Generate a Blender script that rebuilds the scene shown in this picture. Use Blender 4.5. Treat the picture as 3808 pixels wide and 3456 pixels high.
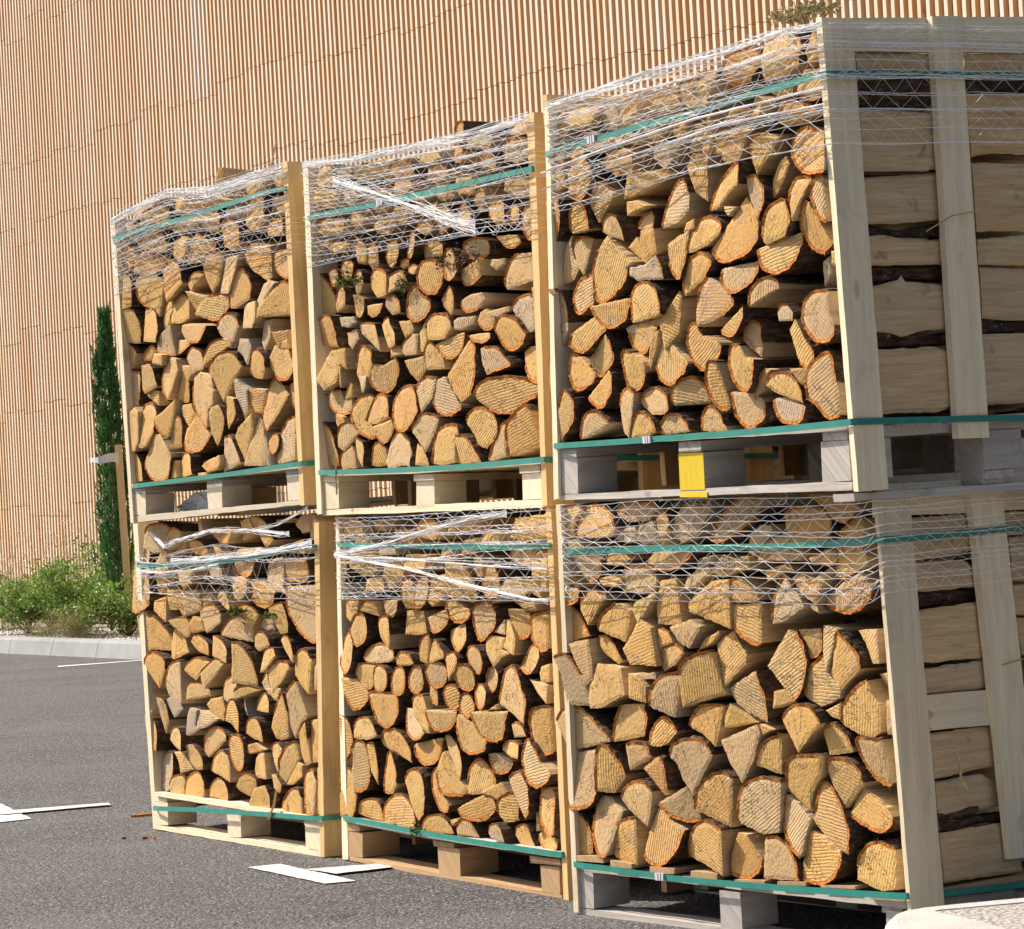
import bpy, bmesh, math, random
from mathutils import Vector, Matrix
R=math.radians
scene=bpy.context.scene
for o in list(bpy.data.objects): bpy.data.objects.remove(o)
COL=scene.collection
# ---------------------------------------------------------------- camera, sky, sun, exposure
cd=bpy.data.cameras.new('camera'); cam=bpy.data.objects.new('camera',cd); COL.objects.link(cam)
cd.sensor_fit='HORIZONTAL'; cd.sensor_width=36.0; cd.lens=9574.37/3808*36.0
cd.clip_start=0.05; cd.clip_end=400
fw=Vector((0,0.99988552,0.01513124)); rt=Vector((0.99839257,0.00085759,-0.05667047)); upv=rt.cross(fw)
M=Matrix((rt,upv,-fw)).transposed().to_4x4(); M.translation=(0,0,1.14441)
cam.matrix_world=M; scene.camera=cam
SUN_EL=R(46); SUN_DIR=Vector((-0.911,0.412,0)).normalized()*math.cos(SUN_EL)+Vector((0,0,math.sin(SUN_EL)))
w=bpy.data.worlds.new('World'); scene.world=w; w.use_nodes=True
nt=w.node_tree; nt.nodes.clear()
wo=nt.nodes.new('ShaderNodeOutputWorld'); bg=nt.nodes.new('ShaderNodeBackground'); sk=nt.nodes.new('ShaderNodeTexSky')
sk.sky_type='NISHITA'; sk.sun_disc=False; sk.sun_elevation=SUN_EL; sk.sun_rotation=math.atan2(SUN_DIR.x,SUN_DIR.y)
sk.air_density=0.8; sk.dust_density=3.5; sk.ozone_density=0.5
bg.inputs[1].default_value=0.125
nt.links.new(sk.outputs[0],bg.inputs[0]); nt.links.new(bg.outputs[0],wo.inputs[0])
sl=bpy.data.lights.new('sun','SUN'); sl.energy=4.8; sl.angle=R(0.53); sl.color=(1.0,0.93,0.82)
so=bpy.data.objects.new('sun',sl); COL.objects.link(so); so.rotation_euler=SUN_DIR.to_track_quat('Z','Y').to_euler()
so.location=(-6,4,9)
vs=scene.view_settings; vs.view_transform='Standard'; vs.look='None'; vs.exposure=0.62; vs.gamma=1.0; vs.use_curve_mapping=False
scene.render.engine='CYCLES'
scene.cycles.max_bounces=8; scene.cycles.diffuse_bounces=4

# ---------------------------------------------------------------- data
FRAMES={
'UA':([-0.6935, 8.5773, 1.15],[0.58209, -0.81312, 0.00234],[0.8131, 0.58209, 0.00586],[-0.00613, -0.0015, 0.99998]),
'LA':([-0.6968, 8.598, 0.0],[0.56814, -0.82291, -0.00578],[0.82251, 0.56806, -0.0279],[0.02624, 0.0111, 0.99959]),
'UB':([0.0956, 7.4455, 1.15],[0.58491, -0.81109, 0.00433],[0.81096, 0.5847, -0.02157],[0.01497, 0.01613, 0.99976]),
'LB':([0.0822, 7.4117, 0.0],[0.54985, -0.83525, -0.00528],[0.83512, 0.54986, -0.01544],[0.0158, 0.00408, 0.99987]),
'UC':([0.8194, 6.1489, 1.1498],[0.55645, -0.83087, -0.00394],[0.83077, 0.5563, 0.01861],[-0.01328, -0.01363, 0.99982]),
'LC':([0.8925, 6.2155, 0.0435],[0.64888, -0.76035, 0.0287],[0.76089, 0.64844, -0.02374],[-0.00056, 0.03724, 0.99931]),
}
# firewood ends, traced on the face of each crate: recess|marks|x,y... in millimetres from the crate corner (* = bark side)
LOGS={
'UA':"""
37|8||-1229,940 -1179,919* -1166,894* -1173,807 -1243,802
86|30||-1160,1004 -1042,995* -945,968* -890,954* -1029,903 -1178,927
85|7||-925,923 -840,944* -779,915* -756,851 -900,796 -919,845
111|23||-1165,898 -1158,853* -1121,814* -1073,790 -994,751 -929,869 -1000,896 -1125,913
73|17||-1274,801* -1229,807* -1179,796* -1150,757* -1147,710* -1161,671 -1196,670 -1289,686
70|21||-1111,789 -1068,793* -1020,777* -992,735* -989,695* -1010,658 -1126,672
65|26||-921,720 -917,751* -879,794* -812,814* -758,797 -759,725 -833,712
29|34||-997,696 -986,750* -960,790* -909,805 -897,765 -945,715
20|10||-738,841 -703,872* -654,882* -617,866 -659,844 -718,816
27|6||-731,818 -666,799 -597,789 -675,724 -701,769
61|3||-597,891 -568,929* -518,934* -480,926 -477,889 -508,828 -551,793 -583,848
75|9||-593,785 -516,788* -457,774* -452,748* -527,695* -596,706 -671,728 -643,759
80|8||-439,728 -433,776* -387,845* -341,855* -300,825* -287,787* -303,748 -402,724
58|5||-358,735 -248,735 -248,669 -273,646 -372,651
104|20||-282,841 -356,894 -299,939 -177,921 -161,875 -155,809 -179,794 -247,826
51|9||-128,886 -22,884 -26,792* -68,796* -114,823* -132,854*
36|8||-264,689 -251,739 -209,789 -171,798 -130,785 -201,734 -228,693
99|10||-223,707 -136,771 -98,789* -51,769* -29,717 -42,672 -227,675
50|21||-825,704 -745,704 -682,698 -645,687 -664,659* -699,631* -785,643 -828,681
60|3||-536,670 -501,704* -447,714* -397,691* -378,663 -422,611 -460,611 -502,637
32|19||-243,665 -181,667 -192,609 -234,558 -259,593
26|9|o|-153,621 -67,620 -67,566 -131,561
52|10||-628,1080 -587,1097* -526,1089* -483,1061* -491,1002 -552,1006 -610,1039
70|9||-479,1023 -439,1037* -380,1029* -338,1006* -337,950 -393,924 -465,947
68|11||-731,917 -690,988 -639,1017 -558,977* -530,955* -597,917 -692,912
86|5||-309,1002 -296,1052 -255,1087* -147,1080* -147,1018 -203,975 -254,973
34|6||-155,965 -152,990* -101,998* -45,988* -43,951 -80,938 -150,946
39|33||-161,1119 -127,1161* -42,1164* -42,1103 -107,1097
44|24||-157,1027 -145,1069* -94,1077* -39,1062 -39,1005 -103,1002
45|6||-809,1049 -739,1094 -643,1104 -624,1064 -699,1035 -787,1031
44|1||-827,958 -821,1004 -739,1017 -693,1000 -715,953 -767,921
62|7||-1081,1007 -1103,1037 -991,1051* -893,1043* -864,1009 -885,973 -1000,986
40|24||-1275,961 -1285,1019 -1239,1037* -1171,1029 -1170,974 -1209,938
45|27||-1283,1075 -1268,1121 -1146,1126* -1107,1101 -1129,1064 -1234,1053
76|1||-1044,1069 -1028,1130 -925,1148* -837,1129* -844,1076 -930,1048
43|20||-843,1107 -836,1160* -739,1163* -678,1139 -690,1110 -779,1099
28|0||-606,1114 -595,1139 -518,1133 -445,1108 -463,1088 -569,1098
44|18||-311,1106 -299,1145* -218,1148* -147,1142 -166,1101 -240,1089
32|22||-1177,1149 -1061,1186 -960,1184 -981,1156 -1094,1131
78|6||-481,908 -339,903 -366,861 -429,779 -511,788 -488,856
19|9|g|-420,1068 -359,1075 -324,1056 -343,1029 -424,1039
21|27||-1294,673 -1251,673* -1210,654* -1195,633 -1232,584 -1266,623
69|30||-1304,569 -1268,579* -1217,567* -1177,548* -1204,442 -1316,446
14|40||-1169,600 -1143,632* -1081,655* -1062,637 -1077,623 -1113,602
15|0||-1039,585 -1009,618 -936,608 -949,570
46|16||-1133,584 -1069,585 -1047,566* -1035,526* -1030,498 -1082,490 -1134,478 -1149,494
17|33||-1151,474 -1081,489 -1040,482 -1052,428 -1088,442
69|14||-987,538 -949,578* -913,600 -866,586 -847,542 -895,488 -942,439 -986,483* -994,515*
50|21||-1028,631 -1001,672 -966,692 -897,713 -895,662 -887,598 -943,608* -992,616*
28|27||-887,654 -778,652 -709,638 -766,628 -824,613* -894,600
55|26||-829,583 -789,614* -733,617* -688,602* -668,574* -677,533 -752,535 -777,525
38|16||-654,539 -650,573 -614,615* -565,633* -524,626 -500,601 -589,564
7|1||-488,627 -424,625 -443,589 -464,602
32|3|g|-399,578 -376,617 -317,612 -303,581 -319,538 -343,522 -362,553
61|4||-331,484 -330,521* -310,560* -272,575* -237,565* -204,540* -208,504 -242,467 -292,474
89|9||-205,536 -157,576 -131,558 -61,552 -28,504* -42,473* -80,454* -136,455* -169,479 -195,503
11|11|o|-132,585 -68,586 -65,556 -132,559
123|17||-632,518 -608,550* -558,576* -496,584* -445,571* -398,522 -463,486 -553,407 -589,458 -607,497
51|28||-839,561 -800,550 -772,525 -799,500 -808,431* -864,431* -911,446* -908,465 -862,512
115|11||-764,482 -755,509 -709,524 -586,451 -596,402 -640,390 -648,323 -685,340* -742,389* -768,437*
13|14||-713,528 -644,515 -607,501 -596,466 -626,472
54|25|g|-478,450 -470,479 -440,485 -413,460 -371,439 -394,374 -435,339 -460,385 -478,420
39|32||-377,446 -279,432 -277,417 -292,389 -304,349 -354,360* -374,405*
97|31||-276,388 -256,434* -216,468* -169,442 -124,403 -180,352 -267,285 -294,330* -291,359*
20|28||-93,440 -64,449 -51,387 -63,345* -94,376*
60|3||-1264,415 -1183,434 -1156,416 -1166,306 -1214,269 -1239,274 -1254,355
74|10||-1156,416 -1136,438* -1093,443* -1053,425* -1040,393* -1056,335 -1113,287 -1148,277 -1174,286
46|1||-1022,380 -947,414 -890,442 -903,377 -932,305 -983,327* -1012,356*
34|14||-944,270 -911,369 -877,382* -857,343* -867,266
27|27||-878,409 -864,420 -799,421 -772,383 -826,340 -869,381
83|2||-818,287 -797,328 -727,373 -669,332 -627,295 -654,270* -696,246* -760,242* -806,255*
57|6||-629,378 -607,396 -560,404 -533,376* -531,331* -569,273* -594,255 -626,306
27|12||-514,427 -470,416 -454,363* -473,334* -506,309 -514,367
63|8||-461,282 -431,313 -325,359 -337,290 -412,194 -446,248
76|12||-330,307 -308,339 -288,323 -271,278 -284,173 -401,178 -390,211
19|12|g|-266,293 -235,221 -245,171 -279,173
106|16||-212,176 -198,234* -163,283* -102,322* -45,330 -69,184 -119,179
139|12||-1167,234 -1129,264 -1079,324 -1020,325 -968,279 -925,234 -967,162* -1051,152* -1116,165* -1162,202*
42|20||-1267,271 -1221,261* -1184,219* -1183,159 -1287,156
13|14||-956,212 -914,222 -914,160 -967,158
47|21||-912,214 -893,240* -835,247* -798,227* -786,165 -919,160
36|4||-742,191 -713,205 -547,223 -552,190 -576,176 -678,169
62|8||-544,286 -494,287* -460,256* -423,191 -559,162
6|12||-756,168 -685,169 -694,154 -743,141
23|14||-249,255* -217,279* -175,273* -172,236* -211,209* -245,226*
""",
'LA':"""
69|13||-1278,1103 -1253,1133* -1177,1142* -1114,1126* -1096,1105 -1126,1076 -1156,1034 -1221,1030 -1286,1048
28|16||-1122,1092 -1103,1113* -1066,1121* -1021,1107 -1033,1066 -1107,1038 -1134,1050
8|39||-1114,1024 -1058,1057 -1016,1073 -1022,1044 -1078,1024
38|13||-963,1057 -953,1069* -899,1076* -829,1063* -778,1042 -780,1014 -885,1019 -946,1036
8|0||-854,1146 -819,1149 -795,1104 -839,1105
56|4|o|-811,1104 -758,1119 -655,1113 -596,1120 -547,1099 -608,1056 -676,1057 -743,1078
28|4||-544,1135 -461,1145 -430,1109 -523,1063 -529,1103
43|10||-468,1145 -431,1152* -375,1135* -344,1111* -315,1064 -364,1037 -417,1097
5|29||-321,1134 -234,1136 -242,1124 -322,1122
28|18|o|-168,1115 -128,1145 -66,1152 -70,1091 -116,1084
27|15|o|-216,1035 -168,1054* -98,1061* -84,1045 -93,1015 -193,1016
10|24||-71,1148 -48,1143 -52,1071 -75,1068
89|1||-586,1032 -569,1036 -348,1041 -390,1010 -459,944* -541,948* -598,972
141|19||-1413,1067 -1345,1074 -1290,1040* -1286,950* -1263,856* -1284,827* -1361,805* -1409,813
53|14||-1206,996 -1157,1038 -1121,1034 -1137,916 -1149,874 -1204,874 -1219,950
35|33||-1081,957 -962,986 -956,932 -1040,890 -1075,915
41|27|g|-869,1018 -808,1013 -775,972 -716,968 -710,915 -796,911 -812,948
7|2||-740,1054 -698,1041 -665,1013 -700,1001
76|6|g|-363,955 -345,998 -241,1005 -229,946 -239,900 -208,896 -201,877 -303,892 -357,923
59|14|o|-231,993 -92,999 -88,930* -196,923* -235,931
161|11||-209,904 -24,911 -34,729* -95,728* -161,777* -205,834*
54|11||-645,940 -495,943 -497,892 -532,864 -616,859 -630,900
66|12||-472,931 -391,923 -305,892 -323,853* -373,829* -437,840* -468,864*
25|31||-790,858 -771,891 -702,883 -655,826 -664,818 -731,838
12|32||-887,866 -817,874 -810,841 -881,829
11|14||-1035,866 -1010,895 -989,796 -998,791 -1032,829
43|19||-1003,887 -905,891 -882,838 -892,817 -995,795
28|11||-1119,891 -1033,891 -1037,820 -1119,815
32|3|o|-1230,849 -1164,862 -1127,870 -1105,774 -1168,794 -1223,815
61|18||-1397,792 -1310,809 -1283,784 -1285,665 -1310,652 -1358,646
67|22||-1283,788 -1254,797* -1200,768* -1138,718* -1118,664 -1280,669
33|16||-1113,778 -1076,791* -1003,791* -950,779 -980,721 -998,717
45|29||-1121,743 -1102,748 -1040,724 -999,662 -1100,635 -1118,639 -1129,684
21|19||-964,767 -927,796 -875,784 -859,743 -948,734
68|21||-895,817 -858,833* -788,842* -737,830* -713,810 -723,774 -847,735 -863,751 -897,776
59|24||-698,729 -679,770* -626,803* -560,787 -521,752 -523,708
36|24||-616,823 -556,843* -499,832* -460,804 -516,752 -555,791
34|26||-978,700 -963,725* -919,730* -875,718* -833,698* -831,653 -913,668
44|17||-800,728 -770,728* -711,709* -671,674* -673,629 -732,640 -792,655
86|13||-619,711 -569,700* -522,661* -491,614* -474,557 -627,562 -619,635
32|3||-450,730 -425,748* -377,747* -346,724* -339,701 -429,679 -457,695
17|50|g|-485,767 -467,791* -418,803 -388,753 -453,752
49|8||-348,829 -307,845* -252,846* -225,776* -230,745 -274,743 -319,783
26|12||-291,721 -267,739* -235,737* -213,718* -192,672 -194,645 -246,679
70|19||-196,672 -157,692* -126,689* -89,663 -101,586 -108,540 -163,573 -200,606
34|2||-416,605 -405,656 -378,688* -306,694* -292,667 -366,622 -399,609
61|8||-373,618 -344,638* -280,651* -225,645* -210,630 -268,582 -342,536 -364,571
15|30||-456,567 -426,603* -413,603 -404,564 -381,534 -390,522 -437,548
39|6||-853,593 -826,614* -755,648* -700,629 -822,536 -846,564
40|2||-978,598 -950,627* -886,649* -817,639 -800,631 -855,589 -891,565
69|8||-1326,605 -1310,639* -1252,660* -1187,655* -1142,631* -1144,597 -1204,524
69|3||-1142,539 -1125,598* -1077,628* -1022,634 -1017,568 -1005,477 -1112,506
40|22||-734,530 -711,567* -651,585* -610,558 -637,538 -630,502 -690,491 -732,502
22|6||-599,532 -565,553* -507,559* -434,545 -542,518 -584,508
37|7||-964,536 -945,553* -865,560* -814,533 -815,512 -904,497 -966,490
15|28||-1344,488 -1335,557 -1280,533 -1291,507 -1331,467 -1350,467
9|28||-86,639 -67,640 -68,556 -87,555
26|20|o|-1244,490 -1206,495* -1171,463* -1161,409 -1187,357 -1220,427
24|31|g|-1183,483 -1145,501 -1082,474 -1066,450 -1131,418 -1157,446
30|2|g|-983,364 -965,439 -946,464 -893,458 -914,400 -888,385 -961,361
38|9|g|-898,456 -810,457 -743,431 -778,418 -849,394 -902,388 -914,412
33|15||-828,480 -801,502 -731,512 -708,461 -719,424 -787,445
44|10||-703,425 -682,482* -639,508* -598,481* -584,434* -595,386 -652,419
2|28|g|-588,509 -565,474 -550,446 -581,473
36|22||-501,468 -478,513* -436,534* -396,528* -373,505* -376,466 -424,468
16|10||-397,552 -285,556 -295,524 -327,511
71|4||-349,417 -326,465 -283,525* -259,541* -235,480 -236,391 -284,377 -323,383
94|10||-243,534 -223,558* -182,582* -174,586 -112,469 -152,437 -205,385 -237,433
37|16||-552,387 -537,432* -495,449* -455,431* -437,393* -435,361 -491,370
69|22||-895,321 -875,372* -812,399* -743,398* -694,376* -703,355 -854,287 -888,297
60|8||-669,350 -651,375* -608,385* -568,367* -549,324* -556,276* -591,254* -632,268* -663,310*
35|1||-1132,336 -1111,375* -1074,389* -1029,387* -1004,355* -1007,301 -1060,314
43|8||-1010,325 -938,333 -895,310* -862,271* -873,242 -926,239 -978,265
26|30||-1136,292 -1064,291 -1029,264 -995,233 -1086,215 -1102,260
31|18||-1313,351 -1291,412 -1264,396* -1234,342* -1247,289 -1308,290
20|16|o|-1346,363 -1353,414 -1332,444 -1275,442 -1287,404 -1319,351
67|14||-841,239 -795,295* -724,323* -683,313 -660,270 -667,209 -764,227
17|16|o|-555,319 -541,348 -491,358 -427,338 -444,329 -518,317
44|18||-517,262 -502,302 -473,324 -424,326 -405,237 -502,235
38|33||-426,337 -400,358* -352,366* -313,347 -340,287 -366,262 -403,303
71|20||-331,273 -316,316* -242,371* -203,376 -191,319 -232,271 -294,224 -328,249
51|17||-186,374 -180,412* -116,454* -120,392 -109,309 -156,295 -181,328
53|24|o|-117,453 -59,459 -56,315 -109,308 -124,388
67|40|g|-1265,250 -1230,282 -1175,289* -1160,231* -1182,154 -1220,139 -1267,140 -1305,133
36|25||-1172,164 -1152,195* -1096,211* -1047,201* -1060,134 -1128,129 -1164,139
66|26||-1052,113 -1044,185* -1006,216* -952,230* -909,205* -898,169 -900,126 -985,118
38|34||-867,142 -855,184* -810,215* -759,202* -736,163* -738,130 -806,142
37|7||-609,197 -590,234* -532,250* -483,233* -485,205 -520,167 -569,180
56|12||-534,142 -494,200 -420,217 -390,180* -397,124 -474,119 -514,128
23|14||-385,254 -349,260 -288,225* -297,205* -321,192 -368,208
60|11||-310,142 -292,175* -235,213* -188,220* -159,191 -162,134 -224,129 -303,131
64|12||-154,261 -141,280* -95,287* -67,258 -77,134 -127,136* -146,196*
31|22||-294,220 -211,310 -173,297 -167,259 -239,228
30|17||-69,296 -42,305 -44,146 -78,135
""",
'UB':"""
48|9||-1221,1080 -1218,1122* -1160,1143* -1099,1121* -1095,1071 -1150,1070
50|5||-1226,1026 -1214,1067 -1143,1061 -1074,1047 -1084,1012 -1148,995
38|10||-981,1072 -972,1095* -917,1112* -865,1104 -876,1057 -922,1047
56|5||-903,979 -886,1005* -825,1025* -768,1005* -779,955 -846,944
41|11||-766,1058 -756,1088* -698,1096* -649,1069* -644,1040 -731,1037
32|17||-773,995 -756,1033 -670,1024 -665,996 -716,979
38|20||-576,1015 -573,1046 -503,1052* -470,1032 -479,1002 -535,994
22|34||-461,1047 -452,1084* -409,1101* -391,1075 -414,1044
41|19||-356,1073 -348,1099 -273,1110* -228,1096 -244,1056
35|19||-300,1015 -291,1044* -231,1047* -200,1027* -209,994 -268,999
70|22||-173,1012 -169,1064* -105,1069* -55,1058 -53,1001 -110,995
25|25||-146,1083 -118,1113* -67,1120 -58,1073
76|21||-178,922 -163,957 -80,961* -37,940 -34,887 -104,889
45|20||-260,857 -250,901* -204,906* -173,883* -183,839 -223,826
21|21||-158,840 -149,873* -117,876* -99,859* -108,826* -133,822*
57|12||-91,805 -83,834* -49,859* -18,855* -9,809 -19,762* -62,764*
24|20||-330,904 -320,949* -286,952 -275,920 -292,876
40|21||-427,878 -411,907* -370,909* -352,884* -355,846* -390,823* -422,851*
42|11||-529,875 -498,922* -463,921* -446,884* -455,847* -498,832*
23|8||-640,862 -617,878* -553,886 -541,853 -585,839
31|2||-537,978 -447,981 -416,938 -485,932
40|12||-421,970 -412,992 -338,989 -307,954 -336,931 -396,943
23|0||-683,783 -665,837* -642,862* -622,839* -633,793* -662,777*
36|6||-807,798 -796,837* -752,847* -725,820* -743,774* -787,764*
28|2||-905,793 -902,837* -871,850* -843,830* -847,782 -885,770
30|9||-991,819 -987,868* -949,871* -921,836 -940,789 -977,797
21|12||-1169,873 -1090,880 -1030,865 -1054,847 -1124,847
14|20||-1312,865 -1253,892 -1181,900 -1191,876 -1263,868
42|26||-629,798 -606,823* -556,824* -509,803* -519,769 -623,773
54|21|g|-394,774 -379,795* -319,803* -273,786* -276,748* -330,736* -376,745*
40|5||-491,719 -481,772* -445,783* -414,752* -416,717 -459,696
32|30||-246,795 -137,789 -113,763* -140,748* -178,752* -209,767
45|25||-910,908 -878,932 -790,929 -762,905 -823,873 -882,880
23|17||-1025,938 -1015,962 -954,958 -941,928 -989,901
56|22||-1259,960 -1179,967 -1070,953 -1081,913 -1183,913 -1254,926
34|17||-779,923 -762,949 -697,953 -664,912 -723,892
15|6||-628,967 -599,978 -564,966 -587,938 -630,935
14|22||-586,899 -576,937 -534,939 -545,893
32|17|g|-1088,1021 -1071,1043 -994,1037 -958,1004 -1014,982
28|26||-629,1075 -606,1099 -536,1100 -510,1069 -567,1058
20|6||-836,1108 -799,1110 -771,1094 -781,1059 -832,1063
19|4|g|-1078,1085 -1060,1116 -991,1110 -986,1072
105|32||-1312,807 -1260,801 -1222,776* -1193,744* -1172,700* -1175,656 -1291,657 -1306,726
17|31||-1196,794 -1171,804* -1141,788* -1127,758* -1137,738* -1168,745*
23|25||-1101,788 -1095,816* -1052,819* -1034,801 -1041,764* -1065,751* -1087,765*
12|4||-913,795 -905,806 -853,800 -855,772 -886,763
10|5||-804,778 -796,793 -745,787 -746,772 -776,759
31|28||-1051,729 -1037,760* -1004,781* -968,765* -970,732 -1026,693
59|7||-916,710 -906,745* -882,767* -830,761* -802,746 -814,679 -874,675
35|5||-799,709 -797,733* -756,747* -713,740* -690,706 -801,683
9|14||-746,760 -730,778* -687,777* -689,757 -725,750
9|0||-677,732 -676,748* -646,756* -619,745 -642,724
87|9||-635,716 -626,742* -589,762* -540,758* -501,728* -507,694* -540,658* -589,658* -630,684*
39|5||-492,727 -486,758* -451,761* -412,745* -411,710* -450,684* -483,699*
53|14||-417,713 -298,734 -299,683 -343,665* -403,667*
13|20||-255,709 -247,727 -195,724 -196,706 -230,692
128|26||-204,639 -198,676* -159,721* -126,732 -32,721 -30,665 -57,642 -191,630
25|20||-1144,676 -1121,728* -1104,742* -1075,714* -1082,674 -1134,654
37|30||-1055,659 -1059,705 -1014,700 -969,683 -972,643* -1011,626* -1049,642
17|13||-934,655 -855,659 -868,628* -903,615* -932,630
30|17||-834,673 -779,675* -759,653* -758,617 -805,614 -840,646
66|12||-701,632 -695,667* -661,691* -628,660 -587,636* -597,598* -655,578* -697,599*
35|25||-545,636 -502,659* -480,672* -462,639* -472,601 -490,580 -533,615
44|10||-407,621 -359,632 -299,633 -281,612 -323,582 -383,581* -409,602*
79|15|g|-155,570 -127,597* -76,606* -45,596 -45,499 -71,491 -125,537
15|3||-261,568 -163,578 -164,563 -210,548 -248,556
113|8||-245,518 -224,542* -184,554* -121,536* -68,487 -101,460* -154,444* -204,461*
37|15||-339,550 -317,574 -283,582 -233,547 -255,523* -301,519*
24|4||-437,559 -416,568 -342,567 -351,543 -399,528 -432,535
68|7||-597,550 -592,577* -556,593* -507,589* -474,570* -469,546 -506,511 -582,514
25|22||-667,486 -666,541 -625,573 -615,521 -642,484
22|13||-757,589 -692,587 -680,558 -703,537 -732,535
43|7||-863,587 -843,605* -813,611* -800,585 -766,550* -769,514 -813,510 -840,549
51|29|o|-1035,604 -1011,610* -914,596* -902,555 -891,505 -941,534 -1014,573
16|20|g|-1118,636 -1041,633 -1027,611 -1067,598 -1105,606
79|22||-1274,613 -1264,633* -1215,650* -1168,649* -1147,614* -1140,543 -1278,559
20|30||-1093,584 -1038,592 -1025,558 -1066,528 -1088,547
34|15||-756,497 -728,531* -691,547 -663,541 -674,479 -732,479
17|9||-1120,533 -1077,533 -1075,463 -1120,487
66|0||-1228,442 -1166,532 -1118,533 -1116,458 -1123,426 -1183,403
4|7||-1121,479 -1110,474 -1103,416 -1109,406
79|12||-1027,459 -992,522* -953,531* -910,507* -913,470 -946,424 -987,379 -1028,443
81|20||-934,436 -924,467 -865,460 -798,481 -794,433* -819,391* -857,371* -908,385* -936,415*
40|6||-717,462 -620,470 -616,426 -654,394 -661,393 -695,421
55|11||-620,423 -619,486* -582,510* -542,483 -520,450 -515,422
58|18||-558,500 -509,511 -416,526 -422,484* -451,456* -493,448* -533,467*
136|9||-490,397 -453,433 -380,500 -355,474* -351,398* -372,330 -421,311 -459,348
22|10||-385,510 -341,511 -262,508 -256,492* -303,481* -362,494*
71|14|g|-318,464 -304,470 -245,465* -202,435* -178,403* -297,386 -314,425
78|19||-109,401 -112,438 -80,451 -23,453 -25,339 -68,346* -98,370*
38|19|o|-49,622 -18,619 -22,475 -46,477 -47,559
13|14|o|-813,510 -772,515 -746,485 -812,478
21|30||-1282,419 -1247,413 -1250,371* -1275,310 -1290,315
56|22||-1213,377 -1195,405* -1133,400 -1116,366 -1065,366 -1069,321 -1131,319* -1192,342*
11|16||-1102,369 -1059,423* -1048,414 -1055,370 -1094,366
15|10||-1017,436 -952,431 -960,395 -984,379
79|12||-1053,304 -1047,336* -1002,366* -956,375* -927,365 -978,291 -934,268 -922,231 -952,232* -1018,261*
73|14||-982,275 -963,322* -915,364* -877,371* -842,355* -833,322* -835,294 -907,278
41|6||-925,267 -820,285 -804,260 -825,229* -863,211* -906,234
120|5||-806,300 -800,340* -768,373* -716,385* -675,366* -660,322* -659,290* -727,243* -784,255*
68|7||-674,366 -655,389* -611,405* -553,393 -581,336 -648,290 -673,331
103|9||-592,329 -559,389 -510,397 -466,343 -425,294 -471,278* -526,278* -566,296*
196|13||-335,322 -331,337* -296,365* -243,374* -152,369* -78,345* -57,329* -62,307* -133,289 -173,262* -237,266* -275,280
119|7||-403,247 -380,280* -333,290* -287,281* -250,256* -239,225* -254,196* -309,163 -347,178 -365,210
84|5||-698,241 -682,268* -652,290* -595,290* -551,275 -572,230 -625,170 -658,204
13|3||-1142,322 -1100,311 -1086,290 -1119,263 -1140,293
51|5||-1131,247 -1117,283* -1074,293* -1036,286 -1011,252 -1096,200 -1126,214
80|28||-1279,297 -1243,301* -1206,272* -1182,217* -1183,158 -1278,155
36|7||-1129,164 -1115,197* -1052,218 -1042,193 -1038,143 -1119,141
25|9||-1043,238 -1031,241* -994,223* -982,189* -993,139 -1028,176
35|1||-927,142 -915,202* -884,217* -849,194 -848,146 -897,139
100|8||-852,150 -826,245 -790,247* -733,224* -708,179* -712,129 -761,138 -835,127
29|3||-682,134 -677,201 -642,191* -610,146* -604,126
101|2||-578,133 -570,199* -553,233* -504,249* -456,242* -448,219 -466,200 -468,131 -526,126
78|7||-469,127 -467,212 -419,213* -374,187* -340,147* -332,124
58|11||-303,126 -273,182* -217,235* -179,233 -203,200 -214,137
143|13||-205,133 -202,208* -174,247* -95,283* -77,267 -56,162
""",
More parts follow.
